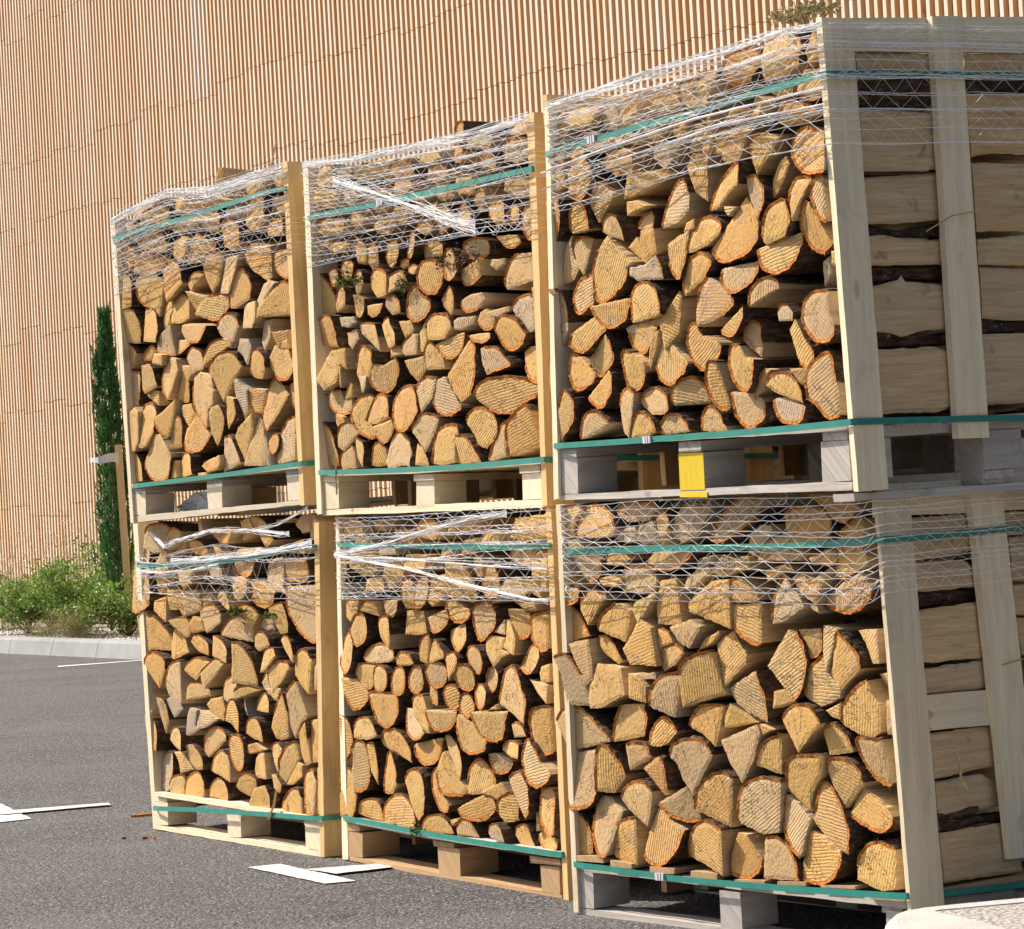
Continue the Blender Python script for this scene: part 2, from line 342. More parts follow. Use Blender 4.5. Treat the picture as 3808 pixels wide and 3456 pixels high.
'LB':"""
43|5||-1222,1072 -1218,1114* -1133,1120* -1078,1105 -1081,1063
13|12||-1165,1057 -1109,1059 -1054,1055 -1083,1035 -1153,1036
22|28||-1086,1083 -1063,1110 -967,1112 -983,1074
46|15||-761,1078 -733,1101* -656,1103* -619,1082 -660,1043 -750,1051
39|31||-950,1046 -934,1080 -801,1078 -818,1030
38|33||-599,1068 -584,1100 -460,1104 -475,1059
40|0||-390,1026 -364,1065 -257,1063 -272,1018
103|4||-206,1043 -179,1100 -31,1109 -25,1040 -127,1029
28|20||-1279,959 -1275,1008* -1226,1001* -1240,916* -1277,895*
79|12||-1201,959 -1189,1015 -1029,1006 -1020,944 -1118,930
57|13||-965,978 -870,984 -862,923 -945,889 -982,930
30|12||-1095,881 -1078,923 -988,930 -985,882
47|8||-845,950 -834,998 -704,996 -721,943
45|1||-854,855 -829,917* -776,923* -766,883 -783,829 -836,828
42|4||-774,856 -765,916* -716,930* -693,903* -710,843* -763,832*
51|13||-704,856 -692,929 -615,936 -621,863 -673,836
122|1||-588,883 -568,976 -482,969 -436,929* -416,871* -442,848 -527,864
61|19||-407,889 -390,954* -341,967* -309,922* -312,877* -373,863*
28|13||-448,929 -438,987* -377,993 -394,929
57|1||-271,884 -245,922 -119,916 -110,885 -191,865
57|2||-220,973 -206,1011* -135,1036* -102,1023 -118,954
43|6||-113,878 -111,985 -64,1003 -80,866
34|4||-59,991 -22,997 -36,885 -67,885
28|10|g|-632,982 -616,1029 -553,1035 -544,982
28|9||-505,995 -477,1040 -403,1046 -419,1000
29|29|g|-1031,999 -1014,1047 -933,1039 -923,998
30|16||-1242,796 -1231,852* -1146,853 -1163,811 -1208,782
25|10||-1137,818 -1093,854* -1037,854 -1021,802
39|25||-1043,853 -901,854 -903,820* -959,798* -1012,812*
51|13||-1205,761 -1173,804* -1116,808* -1099,770* -1109,728* -1160,702* -1193,726*
22|24||-1297,845 -1262,831 -1257,795 -1268,752 -1305,738
33|5||-1014,778 -1006,799* -951,800* -942,745 -946,697 -997,737
73|30||-905,744 -872,820 -806,824 -754,821 -753,753 -760,746
39|15||-718,802 -614,829 -603,803* -631,769* -683,752* -707,775
58|20||-639,855 -582,862 -474,824 -475,804* -538,787* -599,803*
53|25||-622,762 -514,790 -499,738* -552,697* -600,723*
86|22||-471,817 -451,843* -390,854* -344,825* -347,780* -423,733* -457,765*
12|26||-367,760 -305,799 -302,754
58|25||-271,832 -162,820 -167,757* -214,743* -236,755 -267,812
41|16||-277,800 -255,788 -223,743 -238,695 -307,716 -287,749
72|16||-141,783 -133,814* -81,824* -54,821 -61,715 -90,708* -133,739*
28|3||-759,687 -742,735* -702,756* -697,736 -716,658 -754,667
30|8||-706,722 -686,736* -625,697 -627,677 -705,659
18|10||-624,668 -616,690* -565,691* -531,659 -568,652
28|7||-237,858 -133,865 -99,859 -102,828 -169,833
5|25||-345,863 -310,863 -323,851 -383,844
58|24||-406,753 -306,745 -320,709 -286,697 -322,686 -335,674 -366,657 -404,701
57|7||-1274,641 -1262,705* -1230,748* -1189,727* -1179,678* -1189,636* -1227,610*
63|26||-1151,657 -1127,692* -1070,711* -1015,712* -962,696* -950,669 -992,654 -1103,647
25|22||-939,645 -938,669* -902,691* -850,681* -826,652 -893,646
48|20||-1186,614 -1169,643* -1106,651* -1058,646 -1098,568* -1154,573*
45|13||-1077,600 -1060,639* -1012,644* -973,621* -983,579* -1033,557* -1073,569*
38|18||-962,607 -939,639* -899,640* -882,603* -892,561* -933,550* -958,573*
33|29||-866,609 -844,644* -811,648* -793,618* -796,577* -831,559* -862,582*
44|11||-724,635 -709,659* -664,667* -627,644* -630,604* -670,583* -707,595*
33|8||-621,665 -612,691* -568,699* -538,680* -546,660 -600,609
17|13||-726,561 -716,601 -680,579 -677,529* -709,535*
45|13||-503,693 -489,713* -452,721* -417,702* -407,670* -434,633* -482,648*
46|9||-556,633 -536,657* -498,664* -463,642* -460,603* -492,579* -541,594*
32|29||-418,629 -404,652* -374,657* -351,638* -354,599* -385,578* -414,597*
38|10||-632,571 -611,595* -567,596* -542,574* -553,534* -586,520* -622,538*
36|14||-553,547 -542,567* -501,575* -467,544* -481,511* -507,497* -543,515*
35|11||-469,583 -451,604* -421,605* -387,580* -396,541* -421,527* -450,545*
137|17||-339,549 -309,640* -272,663* -238,648* -207,598* -182,549* -192,491 -270,526
55|30||-239,660 -196,699* -171,725* -125,726 -116,695* -142,656* -189,639*
23|17||-117,645 -105,665 -56,675 -59,622 -108,621
33|21||-194,624 -67,612 -69,559 -123,582
67|12||-1265,598 -1180,594 -1113,554 -1122,526* -1174,496* -1216,501* -1255,549
99|16||-1094,533 -1085,558* -929,560 -930,512* -949,470* -1005,444* -1058,465*
63|2||-821,531 -800,559* -747,561 -714,495 -718,441 -768,459 -818,497
48|18||-895,513 -849,509 -763,438 -810,415* -874,439*
59|4||-728,515 -564,515 -565,495* -618,456* -682,453* -718,481*
96|10||-571,474 -556,508 -466,479 -403,430 -423,403* -497,389* -545,410*
90|6||-462,519 -288,526 -302,493* -318,448* -366,433* -424,455*
3|12||-392,528 -337,549 -344,530
57|10||-1212,424 -1195,460* -1144,476* -1090,464* -1052,418 -1122,400 -1206,403
56|12||-1298,476 -1248,464* -1224,409* -1227,374* -1259,336* -1303,320
83|27||-1063,395 -1040,431* -971,444* -918,430* -875,384* -872,337 -950,359 -1043,382
73|30|o|-859,398 -701,427 -683,421 -699,380* -733,348* -798,337* -849,365*
52|27||-677,435 -645,440* -597,412* -564,348* -580,301 -649,383
25|14||-275,488 -245,499* -200,485* -185,457 -260,450
105|25||-174,498 -166,530* -142,546* -74,552 -79,414 -119,406* -161,442*
43|20||-354,406 -329,433* -281,442* -224,432* -233,387 -285,391
36|34||-418,395 -376,397 -307,375 -333,342* -393,338*
109|4||-208,396 -188,442* -164,449* -101,390 -50,356 -72,329* -129,313* -184,335*
86|14||-1227,310 -1215,374* -1185,397* -1144,385* -1128,316* -1140,259* -1184,228* -1227,225
35|20||-1141,384 -1098,394* -1076,325* -1082,255 -1120,295
65|17||-1052,230 -1033,300* -986,372* -943,326* -947,271 -984,235
97|22||-708,327 -679,382 -659,389 -595,320 -548,284 -575,255 -676,255* -699,287*
96|28||-539,297 -523,344* -478,376* -431,356* -398,319* -389,274 -535,264
14|15||-125,287 -112,310* -66,316 -64,279
87|12||-1315,217 -1304,289* -1267,305* -1226,279* -1210,217* -1237,144* -1281,134* -1316,146
94|13||-898,286 -869,318* -823,324* -786,300* -777,240* -795,178* -829,162 -859,200
54|20||-748,268 -738,316* -704,338 -679,252 -644,222 -658,201* -708,204*
78|1||-279,326 -254,347* -207,353* -170,314* -169,251* -195,212 -237,265
51|28||-1222,151 -1212,187* -1161,208* -1106,205* -1081,176* -1073,135
118|20||-1056,143 -1038,200* -967,236* -914,233* -858,193* -843,129 -949,131 -975,139 -1044,131
56|15||-802,133 -794,157* -740,188* -676,187* -634,157* -630,134 -757,130
88|22||-596,218 -501,251 -445,268 -397,265* -388,227* -451,193* -525,184* -585,196*
5|24|o|-653,174 -589,189 -615,170 -641,156
32|27||-617,150 -583,186* -534,176* -501,133 -612,134
60|22||-366,216 -363,255* -314,284* -268,274* -267,204 -333,192
37|7|g|-425,154 -405,179* -356,192* -322,176* -314,135 -408,140
38|33||-299,156 -291,182* -255,194* -222,175* -197,129 -260,127
83|13||-133,284 -114,311* -80,316* -54,302 -51,184* -90,181* -132,228*
46|30||-178,172 -137,194 -61,157 -68,137* -120,120* -163,142*
7|17|o|-159,238 -139,214 -146,189 -164,181
38|24||-472,273 -349,313 -316,277 -377,253
""",
'UC':"""
66|29||-1122,1030 -1110,1056 -986,1055 -974,1035 -1031,1003 -1093,1004
66|2||-838,978 -855,1017 -815,1050 -755,1057 -737,1032 -777,996
71|10||-722,1000 -681,1046 -631,1051 -594,1040 -601,1003 -624,985
60|6||-587,997 -577,1050* -522,1050 -496,978 -564,988
61|2||-511,1043 -482,1059* -421,1053* -418,1032 -461,1001 -478,967 -488,976
21|12||-759,949 -672,949 -691,923 -720,918
66|30||-1212,1017 -1200,1056 -1127,1063 -1108,1020 -1152,981 -1207,989
80|9||-1183,967 -1124,963 -1129,914 -1137,851 -1202,842 -1198,914
127|4||-1105,866 -1079,952* -1032,954* -987,885 -1000,834* -1058,807*
95|31||-985,895 -951,925 -840,923 -845,848 -915,853
42|13||-1037,955 -1018,988 -923,956 -940,941 -995,926
29|15||-883,942 -866,961 -778,952 -797,921
73|13||-727,880 -708,921 -632,905 -581,924 -668,840 -701,855
34|27||-654,925 -642,971 -593,973 -588,950 -627,909
43|8||-499,911 -474,953 -466,906 -497,806 -513,854
85|7||-576,829 -551,864 -512,854 -497,797 -505,734 -549,763
92|13||-841,782 -825,846 -718,845 -641,830 -737,799 -811,783
31|38||-598,875 -570,939 -534,950 -546,901 -577,873
39|17||-485,850 -466,906 -419,908 -426,850
40|48|g|-982,992 -977,1036 -923,1046 -905,1007 -931,980
233|22||-261,1101 -190,1112* -141,1103* -108,1070* -119,1020 -177,1001 -266,1000 -279,1051
48|14|o|-98,1048 -72,1082 -59,1096 -40,1042 -43,1018 -81,1008
128|22||-422,1050 -384,1093* -305,1096* -275,1075 -292,1041 -335,1006* -392,1016*
90|8||-518,1057 -483,1068 -430,1059 -448,1012 -486,976 -541,976
90|9||-128,956 -99,1003 -27,996 -34,933* -77,926* -112,942*
26|1||-299,923 -268,967 -232,952 -267,918 -332,920
99|29||-224,892 -218,919 -190,947* -101,917 -54,901 -123,880 -197,883
26|6||-394,933 -386,952 -341,949 -344,913 -384,911
233|9||-186,829 -177,851* -126,869* -31,847 -24,747 -96,748* -149,772* -177,799*
84|8||-316,827 -308,867* -274,878 -213,857 -242,821 -298,775
44|30|g|-252,973 -224,997 -163,987 -166,951 -216,951
95|3||-429,834 -409,898 -336,903 -311,892 -342,847 -358,824 -405,815
74|11||-1227,825 -1149,820 -1154,769* -1183,721* -1224,697
73|6||-1101,891 -994,875 -1006,827* -1060,806* -1102,826
67|6||-1118,726 -1108,780* -1076,802* -1040,794* -1023,757* -1020,723 -1101,720
97|11||-1036,801 -1007,831* -955,844* -881,811 -993,737
55|13||-978,710 -968,738* -934,755* -900,743* -876,706* -876,673 -941,697
26|0||-836,776 -795,775 -742,754 -837,737
29|20||-823,700 -798,730* -756,740* -745,723* -755,693 -796,695
127|12||-718,686 -691,738* -652,785* -603,809* -575,768 -577,720 -629,697
13|7||-614,668 -598,690 -561,697 -565,671
58|31||-1138,702 -1101,713* -1051,701 -1072,644 -1088,603 -1116,640 -1133,680
70|28||-1212,585 -1202,627 -1165,693 -1131,719 -1142,695 -1132,655 -1101,634 -1139,599
232|14||-1037,560 -1030,619* -996,666 -942,697 -910,665 -839,616 -869,602 -879,573* -932,542* -1006,519* -1033,534*
81|11||-864,655 -820,679 -808,657 -797,693 -736,692 -736,633 -793,608
81|0|g|-849,600 -780,601 -717,622 -700,593* -695,555 -785,561 -813,561 -852,579
72|24||-1135,556 -1112,593* -1051,612 -1055,544 -1048,522 -1109,498* -1134,535*
98|9||-689,644 -644,659 -583,669 -599,614 -643,550* -680,574* -690,599
99|10||-595,610 -587,652* -549,693* -504,696* -462,674* -465,650 -519,621
117|14||-652,502 -643,554* -612,592* -558,609* -508,596* -501,571* -540,540
46|22|g|-1213,577 -1188,570* -1170,534* -1176,487* -1195,454 -1222,474
93|5||-1033,514 -865,522 -873,491* -893,463* -951,447* -999,472*
146|3||-867,452 -858,526* -810,557* -755,551* -719,518* -719,465
86|13||-729,461 -665,520 -657,507 -668,411 -722,370 -739,433
87|2||-1121,449 -1028,488 -982,450 -1022,419* -1076,390* -1132,416*
53|24||-907,443 -864,452 -753,459 -757,426 -840,417 -901,430
101|1||-502,706 -493,728* -447,776* -377,808* -344,812* -353,760 -412,739 -454,715
10|7||-438,713 -383,706 -424,686 -436,698
68|6||-342,774 -309,778* -285,759* -274,717* -302,659 -318,690 -334,728
52|27||-277,709 -266,757 -229,800 -203,809 -192,787 -215,758 -250,722
71|6||-186,686 -175,724* -148,749* -93,744 -101,727 -136,692 -171,644
69|8||-104,696 -97,722* -70,747* -53,743 -50,629 -53,627* -82,645*
121|19||-161,626 -154,666* -120,690 -89,638 -54,574 -86,558* -121,566* -148,600*
261|14||-519,614 -450,660 -357,727 -322,686 -307,647 -311,615* -353,587* -419,573* -472,575* -504,595*
125|3||-294,614 -278,669* -243,696* -198,703* -183,681* -180,645* -202,611 -280,599
147|12||-320,592 -156,618 -157,586* -189,544* -241,522* -296,540*
103|15||-472,558 -330,564 -341,528* -383,499* -430,492* -468,516*
157|4||-570,479 -547,523* -518,544 -436,496 -426,462* -475,438 -503,431 -572,420 -577,438
65|8||-367,448 -356,489* -320,514* -275,519* -248,502 -250,487
39|12|g|-270,427 -249,450* -218,447* -195,424* -204,401 -266,407
179|0||-159,408 -149,444* -110,468* -56,464 -56,408 -38,379 -38,355* -69,339* -111,345* -149,381*
21|48|g|-121,538 -96,550 -94,506 -122,477
11|13||-48,558 -28,555 -31,522 -52,522
24|21|g|-1224,486 -1170,481 -1173,458 -1211,418 -1224,448
90|17||-1089,371 -985,438 -966,404* -967,358* -1030,323* -1069,338
84|25||-1189,345 -1187,392* -1147,390 -1109,364 -1065,327 -1093,301* -1151,291* -1179,321*
47|21||-1282,388 -1251,373* -1227,329* -1236,287* -1265,255 -1282,323
79|13||-1107,269 -975,338 -962,316* -975,275* -1027,237* -1066,243*
91|4||-1266,180 -1224,249 -1185,298* -1148,267* -1153,216* -1201,171* -1235,157*
72|13||-1147,154 -1137,196* -1101,227* -1052,231* -994,193 -1051,173
86|0||-943,233 -927,268* -887,284* -850,268 -862,237 -902,148 -931,167
94|2||-908,345 -904,381* -862,378 -813,347 -809,316 -820,289* -860,270* -896,290*
96|22||-907,431 -904,449 -835,452 -762,437 -781,403* -838,368* -882,384*
84|11||-864,241 -833,271* -780,277* -738,256* -723,219* -744,202 -803,206
66|2||-901,147 -885,192* -844,217* -794,192* -779,160 -829,149
61|18||-782,150 -779,177* -747,202* -702,202* -669,180* -657,153
145|12||-781,340 -735,418 -695,383 -628,329 -653,304* -715,277* -764,298*
99|24||-725,223 -717,267* -671,291* -620,292* -588,255* -581,223
123|31||-654,383 -643,422* -613,433* -588,400 -519,368 -539,335* -592,305* -638,338*
32|7|o|-774,412 -736,426 -747,392 -800,323 -816,319
53|9||-496,405 -408,447 -381,459* -385,427* -421,394* -459,383* -487,394*
59|30||-421,366 -411,402* -380,419* -353,401* -352,361 -358,324
93|15||-225,382 -195,406 -166,359 -136,326* -146,296* -174,283* -207,300
113|7||-465,311 -452,360* -416,362 -391,328 -359,320 -367,271* -400,241* -441,263*
84|13||-562,285 -545,330* -516,328 -490,234 -486,201 -516,200* -549,233*
63|19||-607,151 -598,193* -566,216* -530,198* -506,160 -506,146
118|29||-485,246 -399,237 -359,211 -363,175* -393,154* -430,149* -470,181*
27|23||-391,220 -383,258* -336,298 -315,290 -355,247
92|18||-335,251 -311,276* -274,283* -234,271* -203,238* -197,197 -281,225
86|26|g|-319,217 -277,219 -197,192 -208,162* -236,150* -291,158* -316,190*
199|5||-160,209 -162,258* -134,295* -71,315* -53,241 -55,159 -95,155* -126,185*
23|3|o|-215,286 -173,285 -155,270 -165,240 -185,246
""",
'LC':"""
64|14||-1200,1036 -1189,1113 -1140,1122* -1101,1112 -1138,1074 -1148,1033
156|16||-1143,1037 -1131,1092* -1096,1112* -1041,1117* -990,1092* -967,1050 -982,1025 -1082,1025
80|25||-979,1091 -939,1110* -854,1109* -804,1093 -858,1061 -936,1061
52|22|g|-899,1010 -882,1050 -830,1059 -821,1028 -817,997 -874,996
37|0||-800,1062 -767,1082* -745,1054* -752,1033 -781,989
148|16||-757,1021 -742,1058 -694,1107 -620,1102 -603,1084 -665,1011 -716,992
8|32||-799,1093 -748,1102 -737,1088 -788,1085
95|7||-1168,1025 -1113,1027 -1109,1000 -1038,960 -1041,924* -1077,899* -1090,904 -1127,950
25|23|o|-1237,924 -1181,930 -1155,910 -1144,892 -1218,899
32|7||-1206,895 -1131,888 -1134,856* -1177,844* -1202,868
27|13||-1055,916 -982,922 -966,912 -972,885 -1031,892
121|21||-968,916 -956,938* -903,944* -852,933* -825,914 -832,879 -884,864 -969,872
98|7||-862,951 -834,973 -758,973 -659,968 -673,951* -750,924* -826,924*
33|27||-1034,950 -1025,981 -959,977 -935,959 -982,943
44|10||-720,879 -705,905 -617,926 -606,913 -671,877 -715,867
142|14||-811,897 -747,902 -741,841 -733,775 -834,783 -835,836
207|1||-708,832 -675,852 -599,888 -533,889 -542,762 -585,776 -668,800 -704,810
86|25||-1230,863 -1190,848 -1145,815* -1109,759 -1199,744 -1214,812
72|7||-1132,851 -1085,886* -1020,870 -1021,861 -1101,787 -1125,823
124|12||-1074,772 -1056,812* -987,846 -930,822 -933,796 -957,738
45|5||-917,822 -908,844 -823,867 -831,845 -894,785
51|15||-612,913 -571,954 -520,939 -523,905 -577,895
31|22|g|-925,1003 -976,1015 -975,1041 -908,1047 -905,1015
18|12|g|-669,916 -653,949 -604,956 -619,931
169|12||-604,992 -589,1023* -546,1065* -499,1099 -407,1094 -421,1062 -462,1028* -553,989*
192|9||-333,1034 -321,1055* -273,1063* -215,1053* -182,1025* -191,982 -223,963 -316,972 -326,1007
99|8||-252,1090 -188,1086 -97,1058 -88,1045 -136,1009 -169,1020 -202,1056
197|11||-177,904 -165,968* -139,1001* -81,1024 -72,993 -82,942 -66,924 -68,903 -151,873 -179,883
63|19||-493,963 -470,1007 -432,1023 -390,1020 -384,1006 -436,974 -469,945
115|25||-436,978 -354,1000 -339,969 -288,944 -300,927 -458,934 -450,956
43|5||-264,930 -197,949 -171,943 -174,908 -247,912
63|3||-544,849 -534,885* -508,898 -450,847 -445,833 -514,826
139|3||-543,787 -540,823 -430,822 -437,718 -473,722* -526,755*
132|3|g|-398,778 -390,835* -362,878* -342,890* -310,854 -278,809 -353,776 -395,770
75|14||-330,885 -293,892 -271,870 -197,905 -238,847 -246,816 -297,840
196|19||-244,824 -159,869 -94,887 -53,848 -54,830* -102,797* -166,787* -235,807*
7|18||-287,811 -251,814 -244,790
58|3||-602,829 -556,846 -543,823 -543,787 -548,760 -606,784
19|3||-497,947 -472,945 -468,914 -519,907
28|13|o|-423,907 -362,917 -339,903 -389,883 -414,879
90|2||-1180,739 -1098,750 -1090,687 -1091,638 -1127,618 -1152,679
46|31||-1085,725 -1082,757* -1055,758* -1019,728* -996,688 -1010,677 -1054,702
157|7||-974,720 -924,763 -888,801 -846,773 -836,669 -912,676 -950,675
35|16||-840,769 -811,772* -787,759 -771,732 -822,721 -835,712
68|18||-837,681 -830,716* -792,728* -754,725* -724,705 -777,671 -829,655
73|9||-784,772 -695,791 -659,772 -707,714 -749,732
19|20||-690,708 -662,738 -606,758 -606,749 -633,724
166|4||-1111,579 -1104,624 -1073,682 -980,669 -964,595 -1056,561 -1103,559
134|0|g|-1240,703 -1188,711* -1131,651 -1105,566 -1201,569 -1213,657
53|3||-945,653 -916,648 -880,617 -884,573 -950,587
14|11|g|-915,647 -847,655 -843,634 -894,634
121|7||-867,564 -860,608* -825,643* -787,652* -755,650 -778,533
234|6||-748,646 -733,675* -681,700* -626,708 -594,593 -747,559
212|18||-1273,524 -1243,556* -1194,565* -1147,556* -1102,519* -1046,479 -1053,466 -1218,440
146|21||-1040,470 -1032,519* -1001,569 -904,568 -901,523* -911,482 -1037,466
74|15||-889,458 -878,502* -844,533* -813,530* -781,497 -812,468 -845,456
120|23||-744,510 -725,541* -686,566* -613,566 -622,523 -646,455 -693,489
201|11||-1228,429 -1107,448 -1105,394 -1104,327* -1127,295* -1209,284* -1218,347
119|12||-1105,332 -1096,448* -1061,453* -1025,418* -996,378 -1039,328
60|5||-976,463 -940,468* -902,464* -879,428 -960,392
64|7||-911,397 -844,433 -827,407* -829,340 -840,326
190|16||-815,432 -799,463* -742,478* -687,472* -654,434 -709,365 -737,325 -771,367 -786,407
143|22||-624,726 -591,744 -558,756 -536,724 -510,693 -515,670 -555,644 -595,613 -616,671
216|4||-419,665 -348,755 -324,750 -298,706* -291,654* -307,602* -334,571 -361,603
58|22||-326,754 -249,752 -251,700* -283,679*
57|14||-241,761 -190,750 -199,717 -223,642 -239,696
159|12||-308,584 -301,627* -280,662* -237,690 -220,640 -186,604 -188,579 -254,558
139|13||-216,640 -195,708 -190,742* -154,720* -123,685* -117,650 -157,621 -188,595
62|0||-112,745 -44,747 -35,663 -57,663 -86,715
172|23||-590,608 -473,653 -464,624* -449,571* -451,516 -532,545 -569,568
38|1||-412,555 -402,599 -365,605 -332,572 -381,559
216|18||-199,519 -190,557* -151,599* -104,624 -89,586 -64,556 -69,494 -93,480 -143,491
19|13||-240,549 -190,570 -194,527 -217,532
181|3||-397,528 -365,555* -316,568* -269,559* -237,519 -300,476 -344,442 -370,485
56|31||-620,504 -610,536 -589,568 -546,544 -498,518
166|6||-610,474 -481,515 -470,493 -495,426 -538,364 -578,412
95|19||-503,412 -473,466* -407,493 -413,387
9|17||-476,515 -432,501 -470,483
86|16||-257,506 -215,517* -177,489* -163,459 -164,446 -240,437
148|20||-150,471 -140,484* -62,480 -53,451 -49,367 -61,362* -104,383* -135,424*
29|12||-40,573 -21,573 -20,490 -39,490
11|48||-88,635 -56,639 -54,596
97|15||-1223,271 -1204,281* -1166,250* -1143,206* -1144,159 -1226,155
165|13||-1130,273 -1117,319 -1070,316 -1013,281 -1071,155 -1103,158* -1132,215*
135|13||-1066,159 -1059,190* -1039,240* -1004,259* -954,267 -966,135 -1034,145
131|2||-1009,314 -990,344* -949,363* -904,360* -874,338 -886,281 -901,243 -970,283
203|6||-928,169 -907,227 -863,294 -815,261 -761,237 -790,188* -831,152* -876,137* -920,153*
98|14||-855,307 -760,352 -718,263 -755,257* -817,273*
226|1||-766,164 -758,211* -724,251* -668,267* -606,246 -614,194 -625,122 -714,153
189|12||-722,292 -708,349* -662,384* -613,391* -588,376 -601,247 -666,273
139|13||-609,131 -605,176 -574,236 -544,232 -493,171 -501,144* -546,118* -591,123*
162|6||-483,124 -474,226 -437,232* -396,212* -369,168* -362,121 -434,122
278|1||-561,282 -554,326* -526,363* -463,381* -402,373 -408,303 -417,241 -468,236 -547,260
149|10||-401,340 -390,336 -355,316 -311,279 -325,248 -349,178 -393,219* -413,280*
207|8||-393,364 -388,399* -355,435* -241,440 -258,392 -303,344 -318,296 -387,342
225|12||-310,270 -305,291 -274,370* -235,358* -199,303* -181,240* -188,192 -236,212
147|13||-246,409 -230,431* -173,427* -140,402* -132,372 -169,333 -197,307 -230,362
159|21||-197,290 -178,311 -148,359 -90,330 -44,290 -52,264* -97,252* -141,266*
230|10||-362,129 -337,243 -313,248 -267,233 -206,196 -221,153* -277,118* -342,121*
217|17||-176,166 -162,201* -114,228* -48,214 -46,164 -45,114 -90,109 -173,133
""",
}
FRONT_BOARDS="""
UA post 0 100 -1287,1143 -1252,1143 -1248,6 -1273,5
UA post 0 100 -13,1179 18,1175 -9,27 -36,28
UA bottom_board 10 100 -1259,30 -30,46 -28,32 -1262,6
UA block 10 120 -1256,113 -1158,109 -1164,31 -1262,34
UA block 10 120 -688,114 -580,114 -586,33 -687,32
UA block 10 120 -129,126 -31,125 -30,48 -131,48
UA stringer 10 980 -1253,135 -1159,135 -1158,111 -1256,114
UA stringer 10 980 -685,139 -577,136 -576,114 -688,116
UA stringer 10 980 -133,151 -28,152 -31,126 -132,127
UA deck_board 0 120 -1245,149 1,168 0,153 -1242,137
LA post 10 100 -1386,1148 -1350,1147 -1253,0 -1286,-3
LA post 0 100 -10,1120 23,1121 -3,3 -30,2
LA bottom_board 10 100 -1261,14 -42,18 -39,-1 -1262,-3
LA block 10 120 -1266,100 -1161,103 -1162,20 -1266,14
LA block 10 120 -697,97 -596,98 -599,20 -696,15
LA block 10 120 -144,99 -41,99 -42,18 -143,23
LA stringer 10 980 -1269,121 -1169,122 -1170,105 -1268,101
LA stringer 10 980 -703,117 -598,118 -599,99 -700,98
LA stringer 10 980 -150,117 -33,118 -34,101 -150,99
LA deck_board 0 120 -1243,138 -1014,139 -475,136 -15,134 -15,121 -476,120 -1024,123 -1244,124
UB post 0 100 -1279,1146 -1246,1143 -1246,2 -1275,0
UB post 0 100 -21,1119 14,1125 -1,-17 -24,-18
UB bottom_board 10 100 -1260,14 -36,2 -38,-22 -1261,-4
UB block 10 120 -1249,102 -1151,101 -1153,15 -1256,16
UB block 10 120 -693,82 -594,80 -597,0 -699,0
UB block 10 120 -131,80 -34,79 -37,4 -133,4
UB stringer 10 980 -1252,125 -1149,122 -1151,102 -1253,104
UB stringer 10 980 -706,105 -600,102 -594,81 -707,84
UB stringer 10 980 -146,103 -45,104 -43,81 -144,82
UB deck_board 0 120 -1238,143 -707,121 -14,119 -15,105 -708,108 -1239,126
LB post 10 100 -1270,1124 -1249,1123 -1277,0 -1315,-3
LB post 0 100 -19,1119 9,1121 17,-5 -9,-4
LB bottom_board 10 100 -1266,12 -32,8 -33,-11 -1267,-3
LB block 10 140 -1267,92 -1175,95 -1181,14 -1273,11
LB block 10 140 -709,90 -581,95 -581,10 -707,8
LB block 10 140 -138,84 -39,89 -41,8 -134,7
LB stringer 10 980 -1301,120 -1194,118 -1193,99 -1281,93
LB stringer 10 980 -737,109 -611,109 -612,95 -732,90
LB stringer 10 980 -193,108 -35,111 -31,93 -188,87
LB deck_board 0 120 -1281,141 -758,128 -14,133 -15,119 -759,113 -1282,125
UC post 0 96 -1184,1087 -1164,1084 -1249,-2 -1273,-7
UC post 0 96 -30,1118 -9,1114 4,-24 -13,-23
UC bottom_board 10 96 -1253,6 -28,0 -31,-20 -1255,-9
UC block 10 135 -1256,109 -1159,105 -1167,7 -1266,9
UC block 10 135 -699,98 -595,96 -598,0 -703,1
UC block 10 135 -132,101 -31,100 -31,3 -136,2
UC stringer 10 943 -1251,135 -1161,132 -1164,106 -1253,110
UC stringer 10 943 -696,128 -602,126 -605,99 -699,100
UC stringer 10 943 -124,127 -31,129 -34,102 -123,103
UC deck_board 0 115 -1255,150 -19,138 -20,123 -1257,138
LC post 0 96 -1196,1126 -1178,1124 -1201,-2 -1221,-4
LC post 0 96 -29,1099 -17,1100 10,46 -2,45
LC bottom_board 10 96 -1205,8 -8,-35 -9,-50 -1206,-9
LC block 10 135 -1210,113 -1142,110 -1147,9 -1208,10
LC block 10 135 -653,84 -578,81 -577,-13 -655,-12
LC block 10 135 -81,62 -8,60 -11,-33 -84,-30
LC deck_end 0 943 -1195,155 -1087,156 -1085,138 -1197,139
LC deck_end 0 943 -1058,147 -974,140 -975,127 -1059,130
LC deck_end 0 943 -902,137 -808,135 -809,120 -904,119
LC deck_end 0 943 -746,131 -648,128 -649,113 -747,113
LC deck_end 0 943 -584,116 -477,118 -479,106 -585,105
LC deck_end 0 943 -432,118 -333,121 -334,111 -433,110
LC deck_end 0 943 -283,116 -169,118 -167,111 -284,110
LC deck_end 0 943 -120,101 -9,101 -10,89 -121,89
LC stringer_front 10 96 -1212,127 -15,87 -17,70 -1211,111
"""
